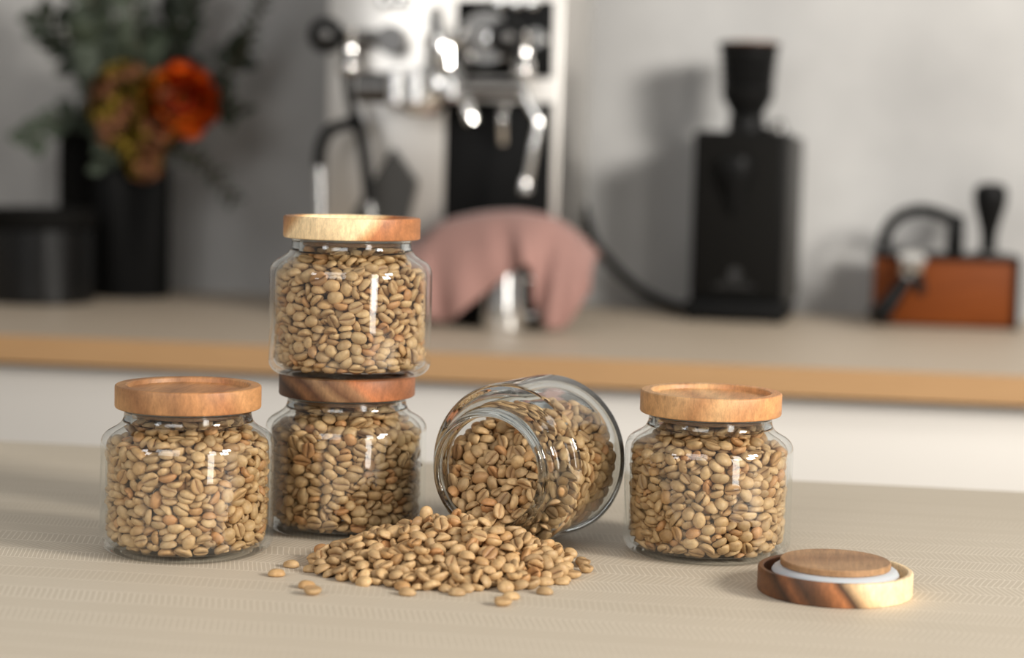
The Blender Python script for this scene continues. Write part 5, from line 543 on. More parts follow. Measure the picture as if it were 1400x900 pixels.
HEAP_BEANS = [
103,-27,147,-35,-51,-1,52,49,72,-18,120,54,8,32,57,53,59,9,113,-35,-10,-64,55,52,-380,-293,14,-48,70,-17,43,43,-355,-310,16,-53,78,0,54,51,-267,-395,16,53,68,9,49,53,-229,-405,17,-47,-45,28,52,50,-198,-431,7,-5,-19,78,52,53,-166,-420,13,-23,-88,14,40,44,-179,-370,16,60,18,11,52,49,-309,-360,7,-7,-14,9,47,49,-249,-362,18,-8,-1,61,48,52,-273,-316,29,88,-20,-11,41,46,-335,-347,16,0,-15,-4,48,53,
-310,-316,39,41,78,-25,44,47,-204,-399,18,13,38,-51,41,44,-219,-367,36,6,-4,-45,52,50,-219,-335,23,12,-29,-81,50,49,-156,-395,22,15,16,39,50,53,-350,-317,27,-6,2,69,48,45,-281,-378,29,-84,11,-18,44,45,-191,-310,49,-78,-46,13,56,54,-241,-336,42,3,-29,-62,47,49,-170,-342,35,-9,29,-70,51,51,-273,-308,47,-14,-10,48,56,55,-223,-293,58,70,12,8,53,49,-153,-363,46,-33,79,2,43,45,-264,-264,49,4,78,7,47,52,
-193,-327,61,-1,7,-23,49,46,-182,-277,64,-19,82,6,40,43,-142,-298,69,-78,22,9,45,47,-207,-253,63,13,3,-80,51,53,-159,-324,67,78,-39,-2,49,48,-387,-232,16,-88,33,0,51,49,-396,-202,14,-5,18,72,55,55,-381,-176,37,-1,74,-4,51,55,-395,-136,28,-7,-10,77,48,49,-367,-72,27,-6,-1,66,51,53,-339,-192,33,71,-25,4,51,54,-335,-168,54,90,16,6,54,56,-323,-235,38,-46,7,-11,56,54,-370,-233,34,-49,-64,-2,44,45,
-315,-211,51,-41,20,-28,42,45,-258,-248,66,-13,-2,81,39,44,-280,-209,80,-88,3,-18,54,53,-227,-212,64,-3,-5,-49,51,51,-213,-185,66,-40,5,-52,51,47,-189,-196,57,21,24,20,53,54,-196,-193,89,0,12,34,54,54,-257,-64,74,-26,-2,85,44,47,-159,-203,70,38,-56,-15,52,52,-239,-195,94,61,-60,-4,49,48,-135,-205,83,-15,17,77,49,51,-171,-68,101,-71,28,-8,53,55,-172,-175,98,18,9,13,51,53,
-140,-197,112,-61,46,-11,47,45,-126,-435,14,82,-42,1,46,44,-86,-456,6,0,0,-28,56,55,-43,-453,4,-10,-2,20,40,44,-53,-399,15,74,42,7,51,51,31,-447,4,-6,9,-57,45,48,50,-404,17,-52,-51,23,52,50,84,-433,5,-4,-12,76,52,53,115,-420,13,-27,-86,14,40,44,-4,-451,12,-15,-7,26,57,54,-133,-356,34,-54,69,-18,55,52,-111,-419,27,-9,-8,72,48,49,-72,-426,31,-55,76,6,52,49,6,-416,34,78,24,15,58,56,
79,-397,18,25,26,-52,41,44,62,-367,48,-64,66,-4,52,50,63,-330,31,-9,80,-30,50,49,128,-397,20,19,25,39,50,53,-101,-388,37,67,-2,-4,46,50,-81,-355,36,51,79,-2,51,53,-31,-431,35,88,-14,-23,49,45,63,-424,36,69,-24,-12,46,45,96,-309,37,3,5,43,56,54,112,-398,34,-15,-37,14,46,49,-91,-368,51,-15,83,-8,48,51,-52,-378,35,30,68,-13,43,47,-33,-349,34,7,8,-24,54,53,-14,-394,43,-79,14,-27,49,54,
54,-326,54,56,-54,34,47,49,118,-348,43,30,-83,-27,51,51,-71,-330,48,-39,-71,19,47,50,7,-347,50,-10,-78,15,47,45,44,-392,49,52,40,-43,43,44,132,-358,42,-13,5,-77,43,45,-127,-334,50,-26,-18,71,57,56,-88,-344,63,-2,-4,41,53,49,-45,-357,68,-37,-81,-8,48,50,106,-325,58,1,5,-18,49,46,146,-269,47,15,-23,39,45,48,27,-348,60,-44,-54,-6,47,46,150,-326,52,28,-10,-19,45,47,-57,-340,89,-33,-86,11,51,54,
-10,-344,61,4,11,58,45,49,65,-327,71,-5,1,-28,55,56,104,-248,70,3,1,-63,51,53,16,-280,66,-33,86,-19,56,53,123,-292,79,-60,-38,-5,53,51,-114,-289,76,83,-24,-20,48,51,-131,-240,80,-21,80,1,49,51,-26,-312,69,-18,28,76,50,54,-26,-270,74,1,16,-7,49,54,34,-299,83,59,27,6,50,54,71,-255,79,26,46,1,43,44,-94,-268,94,-60,69,2,50,51,-24,-231,93,10,-26,-60,48,53,-54,-239,82,-42,-51,63,44,49,
66,-247,86,-22,-34,4,51,52,34,-208,71,3,-7,14,54,53,118,-203,95,78,35,-8,54,54,146,-212,66,40,-69,-8,52,52,164,-150,80,32,-85,-3,59,55,-8,-219,83,5,86,-12,59,56,-95,-209,93,13,-1,80,55,54,-124,-168,99,18,-2,-72,57,55,108,-187,94,-20,-2,19,56,53,141,-150,97,12,-6,19,45,47,-69,-184,93,-18,-5,91,52,49,-70,-138,94,-12,-5,31,54,52,44,-200,97,11,-10,-35,43,47,161,-222,77,4,14,73,49,51,
179,-117,99,45,41,-5,53,55,-85,-31,106,-43,6,58,57,55,12,-181,87,9,5,47,50,50,80,-222,111,-69,10,6,47,49,180,-194,89,-53,-71,-33,51,53,41,-184,113,11,-22,-41,58,55,35,-129,130,2,87,1,52,53,94,-138,100,-31,9,-72,53,54,67,-137,100,-28,25,-71,53,51,156,-101,114,81,24,1,54,52,-83,-137,108,-28,-14,36,48,47,-96,-95,114,15,59,29,49,47,-114,-19,123,25,47,-17,59,55,2,-163,104,1,-1,-62,53,51,
19,-69,118,-13,-34,-29,53,56,119,-163,114,-1,3,-67,53,51,65,-64,115,-9,18,5,49,49,-126,-94,112,-34,51,-43,48,53,-39,-172,129,-49,-64,-15,53,56,-25,-75,120,-13,4,-17,55,55,-11,-119,125,45,-63,20,47,52,-17,-54,135,-34,-1,59,43,43,145,-358,13,85,26,2,41,44,178,-378,16,-30,-79,-16,50,48,249,-327,15,17,83,30,47,44,278,-300,6,0,0,15,54,55,322,-279,5,0,0,-89,45,46,188,-410,11,-6,17,-71,50,53,
224,-382,12,-13,-14,82,53,49,253,-359,16,84,11,20,47,49,241,-281,23,1,59,44,53,53,150,-357,33,-48,71,-18,55,52,225,-346,24,-89,4,-29,48,53,203,-356,37,41,81,-4,51,53,216,-316,26,-5,0,71,48,45,273,-260,13,14,47,-80,46,46,301,-260,25,-66,-2,-14,50,53,246,-260,43,-9,-47,-71,47,50,183,-337,45,1,3,-41,50,50,238,-241,51,-6,61,70,57,56,200,-275,41,80,33,33,45,44,186,-290,47,57,60,39,45,48,
176,-240,53,-8,33,-80,49,51,341,-202,17,0,-94,0,55,51,368,-111,16,45,83,0,52,50,294,-205,23,-20,-7,82,56,55,351,-37,17,27,90,0,48,52,341,2,7,-3,-4,-44,41,46,323,-244,5,0,0,81,45,43,319,-160,25,9,5,32,48,45,307,-117,36,80,24,13,58,56,315,-222,29,43,-43,57,43,46,298,80,13,8,-28,83,46,46,294,-161,38,-4,-4,40,43,46,270,-220,42,34,6,-28,56,54,279,-112,59,9,72,19,54,56,205,-211,61,73,37,38,54,55,
235,-172,66,-82,-28,-3,56,53,216,-175,78,3,82,-6,49,46,275,-188,58,29,65,-20,53,55,265,-163,66,9,12,7,41,43,198,-157,100,-67,-58,-23,52,51,248,-95,70,11,76,-25,60,56,242,-135,83,70,-59,-7,53,49,
]
MOUTH_BEANS = [
46,229,320,0,46,40,45,43,67,231,354,23,-12,-6,53,53,103,205,376,-15,92,3,57,55,26,234,363,-69,-56,12,46,51,90,212,325,21,-26,-2,50,56,186,182,333,20,-24,73,50,52,129,188,352,-24,23,71,52,52,-9,246,341,-10,-17,16,49,49,121,175,327,-54,-11,-39,42,46,222,168,360,-49,19,-21,57,53,97,196,303,47,-31,25,47,44,218,155,330,-15,1,-32,50,55,21,218,289,-32,-3,8,56,53,176,152,291,17,70,46,47,48,
240,136,317,-10,-3,42,48,45,21,213,316,-3,4,-91,50,55,161,169,347,16,-9,-25,54,56,182,133,330,-73,25,-17,45,48,48,216,297,8,51,-40,44,44,4,212,338,-7,3,4,49,51,145,160,319,-21,29,-41,45,45,4,199,290,30,-15,6,51,53,107,144,291,-35,55,11,51,48,173,139,299,66,1,-23,54,53,-19,215,317,34,-13,-25,55,52,75,177,316,-37,37,11,47,44,29,177,271,21,28,-39,47,52,72,163,286,29,34,75,59,56,
136,125,293,-40,28,3,57,53,212,133,305,56,29,-61,52,53,-1,163,286,-3,23,-26,51,52,77,136,270,-56,31,-15,40,43,52,124,276,-46,-30,-7,49,48,166,103,289,23,-13,22,47,44,236,101,304,-66,-26,3,48,47,22,154,257,53,-45,12,53,52,41,137,231,17,-38,1,51,55,99,85,217,27,89,-6,60,55,242,92,263,19,-52,47,47,52,-25,185,288,4,-52,11,53,55,198,94,275,-4,13,18,45,49,113,122,261,-6,-43,-84,46,45,
247,69,236,-36,5,-62,50,50,-19,163,267,48,22,-22,51,53,10,142,242,58,-37,-11,49,46,85,105,240,-21,48,-28,49,52,116,98,243,-52,-46,-24,49,47,174,85,259,-1,21,50,57,56,182,57,209,-8,38,40,53,50,211,39,188,-24,15,-68,52,54,136,86,274,41,54,-24,53,52,-42,176,237,37,20,-17,48,45,-27,145,239,-26,-82,-19,47,45,22,114,229,7,-59,51,46,48,60,103,236,-19,26,20,49,49,214,67,259,23,12,-80,51,56,
-25,148,221,77,-37,-8,52,51,144,55,194,19,14,-60,46,47,25,93,220,5,74,-53,57,55,187,49,237,-2,-4,-93,42,44,230,58,245,72,-44,-11,44,46,67,76,208,66,24,-51,52,55,173,45,187,-54,12,41,43,44,150,70,244,14,-4,-32,49,51,82,57,190,-76,-36,-13,45,44,105,29,173,-65,-24,-26,50,55,164,36,217,-29,12,-14,53,50,216,42,216,-3,22,-27,49,50,-52,142,229,-45,-13,42,53,49,128,53,218,5,5,19,47,43,
-20,109,203,-42,2,-28,51,50,28,76,191,4,-17,-28,49,52,113,52,200,-3,-11,14,46,47,131,16,146,-30,20,-82,43,47,208,51,163,36,-46,6,43,46,118,56,104,-32,37,36,54,52,-1,93,181,-19,-18,-16,49,46,136,0,171,-18,51,-13,51,54,191,7,193,-69,39,36,46,44,115,25,139,85,37,-13,56,56,199,32,172,-4,-55,49,49,49,166,47,113,13,-61,56,45,46,-66,113,202,-37,-36,-54,53,56,0,66,167,-23,37,-40,48,53,
40,50,174,-6,57,32,51,51,65,14,159,-6,-4,-87,51,55,64,24,145,74,54,-11,57,56,124,-7,117,3,4,-75,48,49,165,18,177,-54,57,-37,43,43,172,38,156,73,-29,12,45,45,12,46,141,-5,-14,-20,52,49,-55,78,177,-17,19,-47,51,49,-24,90,197,41,31,-75,51,53,-13,85,159,20,-53,9,49,49,98,-1,97,8,-17,44,52,52,153,-9,141,-32,71,11,44,47,-40,74,147,35,-11,84,41,44,-23,59,140,4,37,-19,48,47,31,29,128,22,-7,25,45,50,
169,23,131,10,-38,-80,45,49,
]
def mats(data, off=(0, 0, 0)):
    a = np.array(data, float).reshape(-1, 8); out = []
    for r in a:
        v = Vector(r[3:6])/30; an = v.length
        R = np.array(Matrix.Rotation(an, 3, v.normalized())) if an > 1e-6 else np.eye(3)
        out.append(np.hstack([R @ np.diag([r[6], r[7], r[7]])/50, (r[:3]/5000+np.array(off))[:, None]]))
    return out
def insts(ms): return [(i % 3, M, (i*0.61803) % 1) for i, M in enumerate(ms)]
fill = bean_mesh('coffee_beans', insts(mats(JAR_BEANS)))
for loc, rz, lab in ((J_LEFT, 0.3, 'pale green coffee beans filling the jar at the far left'), (J_STACK, 2.0, 'pale green coffee beans filling the lower jar of the stack'), (J_TOP, 3.9, 'pale green coffee beans filling the upper jar of the stack'), (J_RIGHT, 5.2, 'pale green coffee beans filling the lidded jar at the right')):
    o = link('coffee_beans', fill, BEAN, loc=(loc[0], loc[1], loc[2]-0.0011), rot=(0, 0, rz)); tag(o, lab, 'coffee beans', 'beans filling the jars', 'stuff')
TOFF = (-0.2, 1.1, 0)
o = link('coffee_beans', bean_mesh('coffee_beans', insts(mats(TIPPED_BEANS, TOFF))), BEAN); tag(o, 'pale green coffee beans inside the tipped jar, behind its glass', 'coffee beans', 'beans filling the jars', 'stuff')
o = link('coffee_beans', bean_mesh('coffee_beans', insts(mats(BURIED_BEANS, TOFF))), BEAN); tag(o, 'beans buried inside and behind the spilled heap of coffee beans', 'coffee beans', None, 'stuff')
single = [bean_mesh('coffee_bean', [(k, np.hstack([np.eye(3), np.zeros((3, 1))]), 0.0)]) for k in range(3)]
def bean_obj(k, M4, label, group):
    o = bpy.data.objects.new('coffee_bean', single[k]); C.objects.link(o); o.matrix_world = M4
    tag(o, label, 'coffee bean', group); return o
ONES = ['', 'first', 'second', 'third', 'fourth', 'fifth', 'sixth', 'seventh', 'eighth', 'ninth', 'tenth', 'eleventh', 'twelfth', 'thirteenth', 'fourteenth', 'fifteenth', 'sixteenth', 'seventeenth', 'eighteenth', 'nineteenth']
def ordinal(n):
    if n < 20: return ONES[n]
    t_, o_ = divmod(n, 10); return (['twentieth', 'thirtieth', 'fortieth', 'fiftieth'][t_-2] if o_ == 0 else ['twenty', 'thirty', 'forty', 'fifty'][t_-2]+'-'+ONES[o_])
for dat, grp in ((HEAP_BEANS, 'beans in the spilled heap'), (MOUTH_BEANS, 'beans in the mouth of the tipped jar')):
    bags = {}
    for i, m in enumerate(mats(dat, TOFF)):
        x, y, z = m[:, 3]; nz = m[2, 2]/np.linalg.norm(m[:, 2])
        pose = 'domed-back' if nz > 0.4 else ('creased-face-up' if nz < -0.4 else 'side-on')
        if dat is HEAP_BEANS: row = 'at the very front of the heap' if y < 1.022 else ('low on the slope of the heap' if z < 0.008 else ('on the crest of the heap' if z > 0.018 else 'halfway up the heap'))
        else: row = 'in the '+['lowest', 'second', 'middle', 'upper', 'top'][max(0, min(4, int((z-0.014)/0.012)))]+' layer of the jar mouth'
        bags.setdefault((row, pose), []).append((x/y, i, m))
    for (row, pose), L_ in sorted(bags.items()):
        for k, (_, i, m) in enumerate(sorted(L_, key=lambda e: e[0])):
            bean_obj(i % 3, Matrix([list(r) for r in m] + [[0, 0, 0, 1]]), '%s coffee bean, %s from left %s' % (pose, ordinal(k+1), row), grp)
LOOSE = [(-0.2910, 1.0225, 0.4, 0, 'stray coffee bean lying farthest left on the table, apart from the heap'),
 (-0.2895, 1.0470, 2.8, 0, 'stray coffee bean second from the left, below the gap between two jars'),
 (-0.2755, 1.0385, 0.1, 0, 'stray orange-brown coffee bean lying just right of two stray beans left of the heap'),
 (-0.2806, 1.0773, 0.2, 0, 'stray coffee bean lying rearmost left of the heap, close to the stacked jars'),
 (-0.2672, 0.9985, 0.1, 0, 'left and rear one of two stray beans touching in front of the heap\'s left end'),
 (-0.2600, 0.9835, 0.5, 1, 'right and front one of two stray beans touching in front of the heap\'s left end'),
 (-0.2117, 0.9960, 2.9, 0, 'single stray bean in front of the middle of the spilled heap'),
 (-0.1583, 0.9850, 0.1, 1, 'frontmost of all beans, creased side up near the table front'),
 (-0.1568, 1.0015, 0.5, 0, 'stray bean just behind the frontmost bean'),
 (-0.1412, 1.0180, 2.7, 0, 'stray bean at the right of the two frontmost beans'),
 (-0.1862, 1.0030, 0.0, 0, 'stray bean lying flat at the front foot of the heap, before the jar mouth')]
for i, (x, y, rz, flip, lab) in enumerate(LOOSE):
    Mr = Matrix.Translation((x, y, 0.0031 if flip else 0.0010)) @ Matrix.Rotation(rz, 4, 'Z') @ (Matrix.Rotation(PI+0.2, 4, 'X') if flip else Matrix.Rotation(0.0, 4, 'X'))
    bean_obj(i % 3, Mr, lab, None)

# ------------------------------------------------------------------ espresso machine
k_ = 2.68/2.6
def mx(x): return x*k_
def mz(z): return CAM_H+(z-CAM_H)*k_
mc = empty('espresso_machine', (mx(-0.516), 2.68, 0.0), label='blurred stainless steel espresso machine with chrome group and steam wands by the wall', cat='coffee machine')
MX0 = mx(-0.516)
def X(x): return mx(x)-MX0
YF = 0.0
boxo('housing', M_STEEL, mc, X(-.678), X(-.356), 0.0, 0.33, 0.05, 0.56, 0.004)
boxo('front_panel', M_STEEL, mc, X(-.676), X(-.505), -0.004, 0.001, 0.10, 0.55, 0.001)
boxo('base', M_STEEL, mc, X(-.678), X(-.356), 0.0, 0.33, 0.018, 0.05, 0.003)
for fx in (-.66, -.374):
    for fy in (0.02, 0.30): latheo('foot', M_BLACK, mc, cyl_prof(0.014, 0, 0.018), 20, loc=(X(fx), fy, 0))
boxo('control_panel', M_BLACK, mc, X(-.500), X(-.368), -0.006, 0.001, mz(.338), mz(.440), 0.002)
boxo('lower_black_panel', M_BLACK, mc, X(-.512), X(-.366), -0.006, 0.001, mz(.100), mz(.305), 0.002)  # flat black panel on the machine front, below the group
boxo('drip_tray', M_BLACK, mc, X(-.585), X(-.340), -0.075, -0.002, 0.010, 0.095, 0.004)
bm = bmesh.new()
vs = [(-.640, .140), (-.581, .240), (-.546, .195), (-.560, .140)]  # dark plate standing in for a dark reflection in the steel front
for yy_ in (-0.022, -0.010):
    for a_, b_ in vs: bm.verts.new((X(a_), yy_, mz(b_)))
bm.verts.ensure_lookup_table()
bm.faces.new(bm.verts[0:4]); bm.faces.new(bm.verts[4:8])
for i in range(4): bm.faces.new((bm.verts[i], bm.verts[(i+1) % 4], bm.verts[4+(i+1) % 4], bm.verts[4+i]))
bmesh.ops.bevel(bm, geom=list(bm.edges), offset=0.002, segments=1, affect='EDGES'); fin(bm, 'dark_reflection_plate', M_RAIL, mc)
for x_ in (-.600, -.581, -.566, -.440, -.418, -.397):  # chrome studs added as bright dots, domed to catch the lights
    latheo('glint_stud', M_CHROME, mc, [(0, -.002), (.0105, -.002), (.0105, .003), (.0095, .007), (.006, .011), (0, .012)], 20, M=alongY(X(x_), -0.004, mz(.436)))
def valve(xk, xc, side):
    # fluted black knob, chrome shaft and block
    pr = [(0, 0), (.012, 0), (.020, .004), (.024, .012), (.025, .026), (.022, .034), (.012, .036), (.010, .034), (0, .034)]
    bm = bmesh.new(); lathe(bm, pr, 32, alongY(X(xk), -0.055, mz(.386))); k = fin(bm, 'knob', M_BLACK, mc, 0.6)
    latheo('knob_cap', M_DSTEEL, k, [(0, 0), (.010, 0), (.010, .003), (.006, .005), (0, .005)], 24, M=alongY(X(xk), -0.089, mz(.386)))
    tubeo('valve_stem', M_CHROME, mc, [(X(xk), -0.058, mz(.386)), (X(xk), 0.0, mz(.386))], 0.008, smooth=False)
    latheo('valve_body', M_CHROME, mc, [(0, 0), (.012, 0), (.015, .004), (.015, .020), (.011, .026), (.011, .05), (.014, .055), (.014, .062), (0, .062)], 24, M=Matrix.Translation((X(xc), -0.045, mz(.335))))
    latheo('ball_joint', M_CHROME, mc, [(0.0135*math.sin(PI*i/12)+0, -0.0135*math.cos(PI*i/12)) for i in range(13)], 24, M=Matrix.Translation((X(xc)+.001, -0.052, mz(.345))))
valve(-.661, -.636, 1)
latheo('side_valve', M_DSTEEL, mc, [(0, 0), (.016, 0), (.020, .004), (.020, .03), (0, .03)], 28, M=alongY(X(-.583), -0.008, mz(.384)))
tubeo('valve_pipe', M_DSTEEL, mc, [(X(-.650), -0.04, mz(.386)), (X(-.590), -0.025, mz(.386))], 0.011, smooth=False)
valve(-.419, -.402, 1)
latheo('side_valve', M_CHROME, mc, [(0, 0), (.009, 0), (.013, .004), (.013, .02), (0, .02)], 28, M=alongY(X(-.385), -0.03, mz(.388)))
w1 = tubeo('steam_wand', M_BLACK, mc, [(X(-.638), -.055, mz(.345)), (X(-.632), -.062, mz(.31)), (X(-.622), -.066, mz(.272))], 0.0065)
tubeo('wand_grip', M_BLACK, w1, [(X(-.622), -.066, mz(.270)), (X(-.640), -.07, mz(.268)), (X(-.658), -.072, mz(.258)), (X(-.667), -.074, mz(.235)), (X(-.668), -.074, mz(.212))], 0.0085)
tubeo('wand_tip', M_CHROME, w1, [(X(-.668), -.074, mz(.214)), (X(-.666), -.075, mz(.170)), (X(-.664), -.076, mz(.115))], 0.0075)
w2 = tubeo('steam_wand', M_BLACK, mc, [(X(-.626), -.062, mz(.285)), (X(-.613), -.062, mz(.25)), (X(-.601), -.062, mz(.165))], 0.0085)
tubeo('wand_tip', M_CHROME, w2, [(X(-.601), -.062, mz(.165)), (X(-.598), -.062, mz(.145)), (X(-.596), -.062, mz(.12))], 0.0055)
w3 = tubeo('steam_wand', M_CHROME, mc, [(X(-.402), -.055, mz(.345)), (X(-.398), -.062, mz(.32)), (X(-.386), -.066, mz(.296)), (X(-.376), -.068, mz(.278)), (X(-.380), -.07, mz(.25)), (X(-.388), -.07, mz(.20))], 0.0065)
# group head
latheo('group_head', M_CHROME, mc, [(0, 0), (.030, 0), (.036, .004), (.036, .022), (.032, .030), (.026, .034), (.024, .060), (.028, .066), (.028, .074), (.018, .080), (0, .080)], 48, M=Matrix.Translation((X(-.505), -0.065, mz(.315))))
tubeo('group_neck', M_CHROME, mc, [(X(-.505), 0.0, mz(.35)), (X(-.505), -0.065, mz(.35))], 0.022, n=24, smooth=False)
tubeo('brew_lever', M_CHROME, mc, [(X(-.512), -.085, mz(.418)), (X(-.508), -.105, mz(.40)), (X(-.500), -.112, mz(.37)), (X(-.497), -.108, mz(.335))], lambda t: 0.0095+0.002*math.sin(t*PI), n=16)
pf = latheo('portafilter', M_CHROME, mc, [(0, -.022), (.022, -.022), (.031, -.012), (.034, 0), (.036, .004), (.036, .010), (0, .010)], 48, M=Matrix.Translation((X(-.530), -0.075, mz(.305))))
for sx, sr, sh in ((-.556, .013, .046), (-.530, .013, .046), (-.483, .011, .030)):  # upright chrome cylinders added for bright oval softbox reflections
    latheo('glint_cylinder', M_CHROME, pf, cyl_prof(sr, 0, sh, .003), 28, M=Matrix.Translation((X(sx), -.118, mz(.318)-sh/2)))
tubeo('cross_bar', M_DSTEEL, pf, [(X(-.612), -.095, mz(.318)), (X(-.530), -.095, mz(.318))], 0.021, n=24, smooth=False)
tubeo('cross_bar', M_DSTEEL, pf, [(X(-.530), -.095, mz(.320)), (X(-.405), -.055, mz(.322))], 0.013, n=20, smooth=False)
tubeo('spout', M_CHROME, pf, [(X(-.47), -.09, mz(.31)), (X(-.465), -.095, mz(.29)), (X(-.46), -.095, mz(.275))], 0.008)
g = latheo('pressure_gauge', M_CHROME, mc, [(0, 0), (.034, 0), (.037, .004), (.037, .014), (.034, .018), (.029, .018), (.028, .013), (0, .013)], 48, M=alongY(X(-.456), -0.006, mz(.388)))
latheo('gauge_face', M_DSTEEL, g, [(0, 0), (.0275, 0), (.0275, .0012), (0, .0012)], 40, M=alongY(X(-.456), -0.0195, mz(.388)))
latheo('gauge_hub', M_CHROME, g, [(0, 0), (.010, 0), (.009, .006), (0, .008)], 24, M=alongY(X(-.452), -0.0207, mz(.388)))
tubeo('drain_pipe', M_CHROME, mc, [(X(-.43), -.02, mz(.30)), (X(-.43), -.03, mz(.28)), (X(-.43), -.02, mz(.25))], 0.006)
latheo('nozzle', M_CHROME, mc, [(0, 0), (.008, 0), (.009, .006), (.006, .02), (0, .02)], 20, M=Matrix.Translation((X(-.391), -0.07, mz(.185))))

# steel cup under the towel
cp = empty('steel_cup', (-0.425, 2.585, 0), label='small steel milk jug half hidden under the pink towel', cat='jug')
latheo('body', M_CHROME, cp, [(0, 0), (.029, 0), (.0315, .003), (.0315, .030), (.030, .05), (.029, .078), (.0278, .078), (.0285, .05), (.030, .03), (.030, .004), (0, .004)], 48)
tubeo('handle', M_CHROME, cp, [(.028, .004, .068), (.045, .004, .066), (.052, .004, .045), (.045, .004, .022), (.030, .004, .018)], 0.003, n=8)

# towel draped over the drip tray
M_TOWEL = NT('dusty_pink_cotton'); _t = M_TOWEL; _c = _t.coord(); _n = _t.noise(_c, 500, 3); _m = _t.noise(_c, 18, 2)
M_TOWEL = _t.pbr(_t.mix(_m, lin(146, 110, 102), lin(166, 126, 117)), 0.9, bump=_n, bstr=0.4, bdist=0.001, Sheen_Weight=0.2)
def towel():
    kk = 2.545/2.48; kt = 2.60/2.58
    top = [(-.640, .062), (-.590, .090), (-.540, .118), (-.515, .138), (-.475, .150), (-.445, .155), (-.415, .157), (-.390, .155), (-.366, .150), (-.345, .140), (-.326, .127), (-.300, .103)]
    bot = [(-.560, .045), (-.530, .028), (-.507, .020), (-.481, .016), (-.445, .044), (-.407, .076), (-.383, .094), (-.372, .085), (-.366, .040), (-.350, .014), (-.325, .016), (-.296, .064)]
    T = cat([(a*kt, 0, CAM_H+(b-CAM_H)*kt) for a, b in top], 6); B = cat([(a*kk, 0, CAM_H+(b-CAM_H)*kk) for a, b in bot], 6)
    n = min(len(T), len(B)); rows = 22; bm = bmesh.new(); G_ = []
    for j in range(rows):
        v = j/(rows-1); row = []
        for i in range(n):
            t, b = T[i], B[i]; s = i/(n-1)
            if v < 0.2:    # top part lies back over the tray towards the machine
                q = v/0.2; p = Vector((t.x, 2.66-(2.66-2.600)*q, t.z-0.010*(1-q)**2+0.006*math.sin(q*PI)))
            else:
                q = (v-0.2)/0.8; p = Vector((t.x*(1-q)+b.x*q, 2.600-(2.600-2.540)*(q**0.7), t.z*(1-q)+b.z*q))
                p.y -= 0.012*math.sin(q*PI)*(1+0.5*math.sin(s*9))
                p.y += 0.007*math.sin(s*26+q*2.5)*q + 0.004*math.sin(s*51+1)*q
                if s > 0.62: p.y += 0.010*math.exp(-((s-0.78)/0.04)**2)*q
            row.append(bm.verts.new(p))
        G_.append(row)
    for j in range(rows-1):
        for i in range(n-1): bm.faces.new((G_[j][i], G_[j][i+1], G_[j+1][i+1], G_[j+1][i]))
    bmesh.ops.recalc_face_normals(bm, faces=bm.faces)
    bmesh.ops.solidify(bm, geom=list(bm.faces), thickness=0.0022)
    o = fin(bm, 'towel', M_TOWEL, None, 3.2)
    tag(o, 'dusty pink cotton towel draped over the drip tray of the espresso machine', 'towel')
towel()
tag(tubeo('power_cord', M_BLACKM, None, [(-.372, 2.985, .16), (-.350, 2.965, .105), (-.325, 2.95, .078), (-.304, 2.945, .058), (-.275, 2.94, .036), (-.245, 2.94, .020), (-.205, 2.95, .0085), (-.15, 3.02, .0085), (-.05, 3.035, .0085)], 0.0080, n=10), 'thick black cord sagging from the espresso machine to behind the black grinder', 'cord')

# ------------------------------------------------------------------ grinder
gr = empty('coffee_grinder', (-0.122, 2.93, 0), math.radians(-3), label='tall black electric coffee grinder with a bellows hopper on the worktop', cat='coffee grinder')
bm = bmesh.new(); box(bm, -.068, .066, -.075, .085, .030, .277, .004)
fin(bm, 'body', M_BLACK, gr, 0.6)
boxo('base', M_BLACK, gr, -.073, .075, -.095, .088, .004, .030, .004)
boxo('front_plate', M_BLACKM, gr, -.062, .060, -.079, -.0745, .036, .272, .0015)
boxo('side_rail', M_RAIL, gr, .066, .080, -.070, .085, .030, .270, .003)
for fx in (-.06, .06):
    for fy in (-.08, .075): latheo('foot', M_BLACK, gr, cyl_prof(.009, 0, .005, .0005), 16, loc=(fx, fy, 0))
bm = bmesh.new(); lathe(bm, [(0, -.03), (.008, -.03), (.012, -.01), (.022, .015), (.027, .035), (.024, .048), (0, .05)], 28, Matrix.Translation((-.006, -.082, .190)) @ Matrix.Diagonal((1, .8, 1, 1))); fin(bm, 'chute', M_BLACK, gr, 0.7)
hp = latheo('hopper', M_BLACK, gr, [(0, .274), (.027, .274), (.027, .294), (.024, .300), (.030, .312), (.037, .324), (.039, .338), (.036, .343), (.040, .349), (.037, .355), (.041, .361), (.038, .367), (.042, .373), (.039, .379), (.043, .385), (.041, .392), (.045, .400), (.045, .404), (.041, .404), (.036, .38), (0, .36)], 48, loc=(0.002, -.02, 0.002))
latheo('rim', M_AMBER, hp, [(.037, .402), (.0415, .402), (.0415, .406), (.037, .406)], 48, closed=True)
kn = latheo('adjust_lever', M_DSTEEL, gr, [(0, 0), (.010, 0), (.010, .012), (.006, .018), (0, .018)], 20, loc=(.050, -.03, .277))
boxo('power_switch', M_BLACK, gr, .028, .040, -.04, -.02, .277, .284, .001)
# round emblem and two small lines of print on the front
M_PRINT = simple('grey_print', (0.06, 0.06, 0.06), 0.5)
em = bmesh.new(); lathe(em, [(.0050, 0), (.0075, 0), (.0075, .0006), (.0050, .0006)], 28, alongY(-.002, -.079, .070), closed=True)
lathe(em, [(0, 0), (.0022, 0), (.0022, .0006), (0, .0006)], 12, alongY(-.002, -.079, .070)); fin(em, 'emblem', M_PRINT, gr)
bm = bmesh.new()
for zz_, wd_ in ((.056, .020), (.050, .030)):
    x_ = -wd_
    while x_ < wd_-.002: box(bm, -.002+x_, -.002+x_+.0022, -.0795, -.079, zz_, zz_+.0022); x_ += .0040
fin(bm, 'print_line', M_PRINT, gr)

